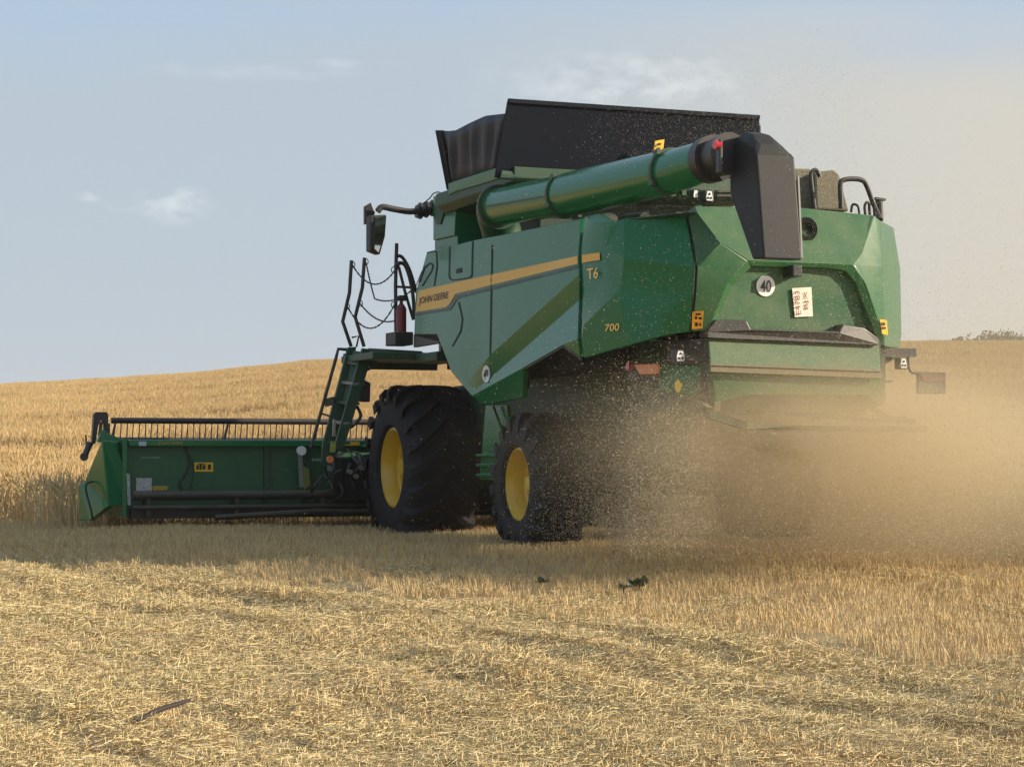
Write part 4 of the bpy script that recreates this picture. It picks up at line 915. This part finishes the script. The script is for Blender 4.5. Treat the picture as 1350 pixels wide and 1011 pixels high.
# loose straw carpet
va = [mixst([stalks(1150,.6,.018,.065,.0034,1,s,lift=(.0,.035),curve=.3,tmin=.5),stalks(14,.6,.08,.16,.0036,1,s+70,lift=(.015,.04),curve=.2),stalks(70,.6,.03,.07,.0038,0,s+90,lift=(0,.01))]) for s in (1,2,3,4,5)]
pts = []
y = 7.5
while y < 21.0:
    x = -.262*y-4.0
    while x < .262*y+4.0:
        xx, yy = x+rs.uniform(-.12,.12), y+rs.uniform(-.12,.12)
        e = mat_edge(xx)+rs.uniform(-.8,.8)+.5*math.sin(xx*1.3)
        dens = 1 if yy < e else .0
        if dens or rs.random() < .10:
            # swells and hollows of the straw mat
            u = xx*.75+yy*.66; h = .8+.5*math.sin(u*7.0+.8*math.sin(xx*.9-yy*.5))*math.sin(yy*1.1-xx*.7+1)
            pts.append((xx,yy,float(ground(xx,yy))+.008*h,ground_euler(xx,yy,rs.uniform(0,6.28)),(1,1,max(.4,h)),rs.randrange(5)))
        x += .34
    y += .34
scatter('loose_straw', va, pts, STRAW, 'loose chopped straw lying across the near part of the field', 'straw')
# stubble rows
vb = [stalks(1150,1.0,.055,.115,.0036,0,20+s,row=.14,lift=(-.01,0)) for s in range(3)]
pts = []
y = 8.0
while y < 40:
    w_ = .262*y+4.5; x = -w_
    while x < w_:
        xx, yy = x, y
        if not bool(in_crop(np.array(xx),np.array(yy))):
            e = mat_edge(xx)
            if yy > e-.9:
                pts.append((xx+rs.uniform(-.03,.03),yy,float(ground(xx,yy)),ground_euler(xx,yy,TH+rs.choice((0,math.pi))+rs.uniform(-.05,.05)),(1,1,rs.uniform(.75,1.1)*(1 if yy > e else .6)),rs.randrange(3)))
            elif rs.random() < .35:
                pts.append((xx,yy,float(ground(xx,yy)),ground_euler(xx,yy,TH),(1,1,.5),rs.randrange(3)))
        x += .9
    y += .9
scatter('field_stubble', vb, pts, STUB, 'short upright cut stubble rows behind and beside the combine', 'stubble')
# standing crop
vc = [stalks(330,1.25,.44,.60,.007,0,40+s,ears=1,curve=.10) for s in range(3)]
pts = []
y = 24.0
while y < 150:
    w_ = .262*y+6; x = -w_; st_ = 1.05 if y < 60 else 1.25
    while x < w_:
        xx, yy = x+rs.uniform(-.2,.2), y+rs.uniform(-.2,.2)
        if bool(in_crop(np.array(xx),np.array(yy))):
            hh = 1+.10*math.sin(xx*.35+yy*.8)*math.sin(yy*.27+xx*.05)+rs.uniform(-.06,.06)
            if math.sin(yy*.55+1.5*math.sin(xx*.07)+.9*math.sin(xx*.021)) > .93 and yy > 38: hh *= .8
            pts.append((xx,yy,float(ground(xx,yy)),ground_euler(xx,yy,rs.uniform(0,6.28)),(1,1,hh),rs.randrange(3)))
        x += st_
    y += st_
crop = scatter('ripe_crop', vc, pts, CROPM, 'standing golden cereal crop covering the hill', 'crop')

# ------------------------------------------------------------------ small things on the ground
def gz(x,y): return float(ground(x,y))
def on_ground(px, py):
    d = Matrix.Rotation(PITCH,3,'X') @ Vector((px-675, F, 505.5-py)); t = 5.0
    for _ in range(400):
        q = CAM + d*(t/F)
        if q.z <= gz(q.x,q.y): break
        t += .05
    return q
q = on_ground(218,955); mb = MB(); dv = Vector((math.cos(.9), math.sin(.9), 0))*.5
pts_ = [q+Vector((-.11,-.22,.05)),q+Vector((-.03,-.06,.085)),q+Vector((.05,.08,.10)),q+Vector((.10,.2,.11))]
mb.tube(smooth_path(pts_,4),[.010,.012,.014,.015,.016,.016,.015,.015,.014,.013,.012,.009,.006],8)
stick = mb.build('broken_stick', mat('dark_bark',(.03,.021,.018),.8), None, smooth=True); tag(stick,'dark brown broken stick lying on the loose straw','stick')
def weed(px, py, n, label, seed, h=.12):
    q = on_ground(px,py); r = random.Random(seed); mb = MB()
    for k in range(n):
        g = r.uniform(0,6.28); t = r.uniform(.3,1.1); L = r.uniform(.05,h); d = Vector((math.cos(g)*math.sin(t),math.sin(g)*math.sin(t),math.cos(t))); s = d.cross(Vector((0,0,1))).normalized()*L*.28
        b = q+Vector((r.uniform(-.05,.05),r.uniform(-.05,.05),.06)); m = b+d*L*.55
        mb.add([b,m-s,b+d*L+Vector((0,0,-.01)),m+s],[(0,1,2,3)])
    mb.tube([q,q+Vector((0,0,.09))],.006,5)
    o = mb.build('weed', mat('weed_leaf',(.09,.12,.07),.6), None); tag(o,label,'weed'); return o
weed(843,783,34,'dark green leafy weed in the stubble, largest of the weeds',1,.13)
weed(822,786,16,'small low green weed just left of the largest dark weed',2,.09)
weed(712,778,20,'faint green weed in the stubble below the rear wheel',3,.08)
weed(600,774,14,'sparse pale green weed farthest left in the stubble',4,.07)
# far trees on the right skyline
LEAF = mat('far_foliage',(.045,.055,.03),.8,noise=(.5,.6,(.03,.038,.02)))
BARK = mat('far_bark',(.08,.06,.045),.9)
def tree(px, top, D, w, label, seed):
    x = (px-675)/F*D; z0 = gz(x,D); ztop = .95 + (600-top)/F*D; e = bpy.data.objects.new('tree',None); C.objects.link(e); e.location = (x,D,z0)
    r = random.Random(seed); H_ = ztop-z0; mb = MB(); mb.tube([(0,0,-.2),(0.1,0,H_*.4),(0,.1,H_*.75)],[.3,.2,.06],8)
    for k in range(5): g = r.uniform(0,6.28); mb.tube([(0,0,H_*.35),(math.cos(g)*w*.3,math.sin(g)*w*.3,H_*.7)],[.1,.03],6)
    mb.build('trunk',BARK,e)
    mb = MB(); cl_ = []
    for k in range(14):
        cr = r.uniform(.16,.28)*w; rx = r.gauss(0,w*.25); cl_.append((rx,r.gauss(0,w*.25),(H_-cr)*r.uniform(.72,1)-abs(rx)*.25,cr))
    for k in range(3000):
        cx,cy,cz,cr = r.choice(cl_); v = Vector((r.gauss(0,1),r.gauss(0,1),r.gauss(0,.8))).normalized()*cr*r.uniform(.6,1.05)
        c = Vector((cx,cy,min(cz+v.z, H_)))+Vector((v.x,v.y,0)); a_ = Vector((r.gauss(0,1),r.gauss(0,1),r.gauss(0,1))).normalized(); b_ = a_.cross(Vector((.3,.5,.8))).normalized(); s = r.uniform(.12,.28)
        mb.add([c-a_*s,c-b_*s*.6,c+a_*s,c+b_*s*.6],[(0,1,2,3)])
    mb.build('crown',LEAF,e); tag(e,label,'tree',group='trees on the far skyline')
for i,(px,top,w,lb_) in enumerate([(1276,440,6,'small hazy bush-like tree, leftmost on the skyline right of the combine'),(1297,435,8,'hazy tree second from the left on the far skyline'),(1316,431,9,'tallest hazy tree in the middle of the far skyline row'),(1334,434,8,'hazy rounded tree right of the tallest skyline tree'),(1350,431,9,'hazy tree at the right end of the skyline row')]):
    tree(px, top, 260+i*6, w, lb_, 50+i)

# ------------------------------------------------------------------ chaff in the air and dust
def to_world(b,a,z): v = MR @ Vector((b,a,z)) + ORG; return v
r = np.random.default_rng(77)
def chaff(n, fn, smin, smax):
    c = fn(n); n = len(c); a = r.normal(size=(n,3)); a /= np.linalg.norm(a,axis=1)[:,None]; b = np.cross(a, r.normal(size=(n,3))); b /= np.linalg.norm(b,axis=1)[:,None]
    L = smin*(smax/smin)**(r.random(n)**2.2); w = np.minimum(L*.45,.0048)
    v = np.stack([c-a*L[:,None]/2, c-b*w[:,None]/2, c+a*L[:,None]/2, c+b*w[:,None]/2],1).reshape(-1,3); return v
def world_xyz(b,a,z):
    c, s = math.cos(TH), math.sin(TH); return np.stack([ORG.x+b*c-a*s, ORG.y+b*s+a*c, z],1)
def plume(n):   # thrown out behind the hood, drifting to the right and away on the wind
    x = .9 + 9*r.random(n)**1.5; y = 17.3 + 8*r.random(n)**1.2; z = np.abs(r.normal(0,.62,n)); q = .5+.5*np.sin(x*2.3+z*3.1+1.2*np.sin(y*1.7)); q2 = .5+.5*np.sin(x*.9-z*2.2+y*1.3); k = (z>.02)&(r.random(n) < .25+.75*q*q2*1.6); return np.stack([x[k],y[k],z[k]],1)
def high(n):
    a = -3.15 - 3.2*r.random(n)**1.5; b = r.normal(.5,1.5,n); z = np.abs(r.normal(.6,1.35,n))+.1; k = (z<5.2)&~((a>-4.9)&(a<-3.8)&(b<-.8)&(b>-1.8)&(z>2)); return world_xyz(b[k],a[k],z[k])
def flap(n):   # flakes drifting past the raised tank flap
    a = r.uniform(-2.2,.05,n); b = 1.4 - 2.8*r.random(n)**1.7; z = r.uniform(3.1,4.9,n); k = (b>-1.0); return world_xyz(b[k],a[k],z[k])
def sky(n): x = r.uniform(1.5,7,n); y = r.uniform(17,26,n); z = 5.6*r.random(n)**1.6; return np.stack([x,y,z],1)
def near(n):   # thick grains between the tail and the camera
    x = .9 + 5.5*r.random(n)**1.2; y = r.uniform(15.4,17.6,n) - .15*np.maximum(x-3,0); z = .15 + np.abs(r.normal(.25,.55,n)); k = (z<2.2); return np.stack([x[k],y[k],z[k]],1)
def side(n):   # shaded side below the rear left corner
    a = -1.1 - 2.9*np.sqrt(r.random(n)); b = -1.45 - np.abs(r.normal(0,.35,n)); z = .22 + np.abs(r.normal(.4,.5,n)); k = (z<1.75)&((a<-1.0)|(b<-1.75)); return world_xyz(b[k],a[k],z[k])
def under(n):
    a = r.uniform(-3.9,-1.9,n); b = r.uniform(-1.5,1.3,n); z = r.uniform(.25,1.3,n); return world_xyz(b,a,z)
v = np.concatenate([chaff(520000,plume,.006,.022), chaff(90000,near,.004,.016), chaff(170000,high,.003,.013), chaff(50000,flap,.003,.011), chaff(14000,sky,.003,.010), chaff(60000,side,.004,.022), chaff(60000,under,.005,.022)])
me = bpy.data.meshes.new('flying_chaff'); n = len(v)//4
me.from_pydata(v.tolist(), [], np.arange(n*4).reshape(-1,4).tolist()); cm = mat('chaff_flake',(.74,.63,.44),.7,attr='tint'); nt = cm.node_tree; ms = nt.nodes.new('ShaderNodeMixShader'); tl = nt.nodes.new('ShaderNodeBsdfTranslucent'); tl.inputs['Color'].default_value = (.74,.63,.44,1)
ms.inputs[0].default_value = .5; nt.links.new(nt.nodes['Principled BSDF'].inputs['Base Color'].links[0].from_socket, tl.inputs['Color']); nt.links.new(nt.nodes['Principled BSDF'].outputs[0], ms.inputs[1]); nt.links.new(tl.outputs[0], ms.inputs[2]); nt.links.new(ms.outputs[0], nt.nodes['Material Output'].inputs['Surface'])
tn = np.repeat(r.uniform(.35,1.2,n),4); ta = me.attributes.new('tint','FLOAT_COLOR','POINT'); ta.data.foreach_set('color', np.stack([tn,tn,tn,np.ones_like(tn)],1).astype(np.float32).ravel())
me.materials.append(cm)
o = bpy.data.objects.new('flying_chaff', me); C.objects.link(o); tag(o,'cloud of straw chaff flying out behind the combine','chaff',kind='stuff')

def dust_volume(name, lo, hi, dens, col, expr, label):
    mb = MB(); mb.box(lo, hi); m = bpy.data.materials.new(name); m.use_nodes = True; nt = m.node_tree; nt.nodes.clear()
    out = nt.nodes.new('ShaderNodeOutputMaterial'); pv = nt.nodes.new('ShaderNodeVolumePrincipled'); nt.links.new(pv.outputs[0], out.inputs['Volume'])
    pv.inputs['Color'].default_value = (*col,1); pv.inputs['Anisotropy'].default_value = .25
    t = nt.nodes.new('ShaderNodeTexCoord'); d = expr(nt, t.outputs['Object'])
    ml = nt.nodes.new('ShaderNodeMath'); ml.operation = 'MULTIPLY'; nt.links.new(d, ml.inputs[0]); ml.inputs[1].default_value = dens; nt.links.new(ml.outputs[0], pv.inputs['Density'])
    o = mb.build(name, m, None); tag(o, label, 'dust', kind='stuff'); return o
def expr(nt, vec):
    def M(op,a,b=None,c=None,clamp=False):
        n = nt.nodes.new('ShaderNodeMath'); n.operation = op; n.use_clamp = clamp
        for i,x in enumerate((a,b,c)):
            if x is None: continue
            if isinstance(x,(int,float)): n.inputs[i].default_value = x
            else: nt.links.new(x, n.inputs[i])
        return n.outputs[0]
    s = nt.nodes.new('ShaderNodeSeparateXYZ'); nt.links.new(vec, s.inputs[0]); b,a,z = s.outputs
    nz_ = nt.nodes.new('ShaderNodeTexNoise'); nz_.inputs['Scale'].default_value = 1.25; nz_.inputs['Detail'].default_value = 4; nz_.inputs['Roughness'].default_value = .6; vm = nt.nodes.new('ShaderNodeVectorMath'); vm.operation = 'MULTIPLY'; vm.inputs[1].default_value = (.65,.9,1.5); nt.links.new(vec, vm.inputs[0]); nt.links.new(vm.outputs[0], nz_.inputs['Vector'])
    no = M('MULTIPLY_ADD', nz_.outputs['Fac'], 5.6, -1.8, True)
    # falls off with height, soft edges all round; it drifts right and away from the tail
    def sm(v,a0,a1):
        n = nt.nodes.new('ShaderNodeMapRange'); n.interpolation_type='SMOOTHSTEP'; nt.links.new(v,n.inputs['Value']); n.inputs['From Min'].default_value=a0; n.inputs['From Max'].default_value=a1; return n.outputs[0]
    x, y = b, a
    zz = M('MAXIMUM', z, 0)
    hz = M('EXPONENT', M('MULTIPLY', M('POWER', M('DIVIDE', zz, .95), 2), -1))
    hi = M('MULTIPLY', M('MULTIPLY', M('EXPONENT', M('MULTIPLY', zz, -.30)), .06), sm(x, 2.0, 5.0))
    y = M('MULTIPLY_ADD', M('MAXIMUM', M('SUBTRACT', x, 4.8), 0), .24, y)
    def blob(c, rr, amp):
        q = None
        for v, c0, r0 in zip((x, a, z), c, rr):
            t = M('POWER', M('DIVIDE', M('SUBTRACT', v, c0), r0), 2); q = t if q is None else M('ADD', q, t)
        return M('MULTIPLY', M('EXPONENT', M('MULTIPLY', q, -1)), amp)
    bl = M('ADD', M('ADD', blob((2.9,17.1,1.0),(1.4,.75,.42),2.0), blob((2.7,17.6,1.15),(1.1,.9,.35),1.8)), blob((1.75,18.2,.75),(.42,1.0,.45),.5))
    off = M('MULTIPLY_ADD', sm(x,4.0,8), +.5, 1)
    e = M('MULTIPLY', M('MULTIPLY', sm(y,16.9,19.6), sm(y,31,26)), M('MULTIPLY', sm(x,1.1,3.2), sm(x,16,10)))
    return M('MULTIPLY', M('ADD', M('MULTIPLY', M('MULTIPLY', M('ADD', hz, hi), e), off), bl), no)
dust_volume('dust_cloud', (-.8,14.0,.0), (17,31,6.8), 0.95, (.80,.67,.45), expr, 'thick tan dust cloud blowing to the right behind the combine')

# thin dusty air between the camera and the far skyline
hz_ = MB(); hz_.box((-420,-40,-9),(420,900,26)); hm = bpy.data.materials.new('haze'); hm.use_nodes = True; nt = hm.node_tree; nt.nodes.clear()
out = nt.nodes.new('ShaderNodeOutputMaterial'); pv = nt.nodes.new('ShaderNodeVolumePrincipled'); nt.links.new(pv.outputs[0], out.inputs['Volume'])
pv.inputs['Color'].default_value = (.93,.93,.92,1); pv.inputs['Density'].default_value = .0004; pv.inputs['Anisotropy'].default_value = .3
o = hz_.build('haze', hm, None); tag(o, 'thin dusty haze over the far field and skyline', 'haze', kind='stuff')
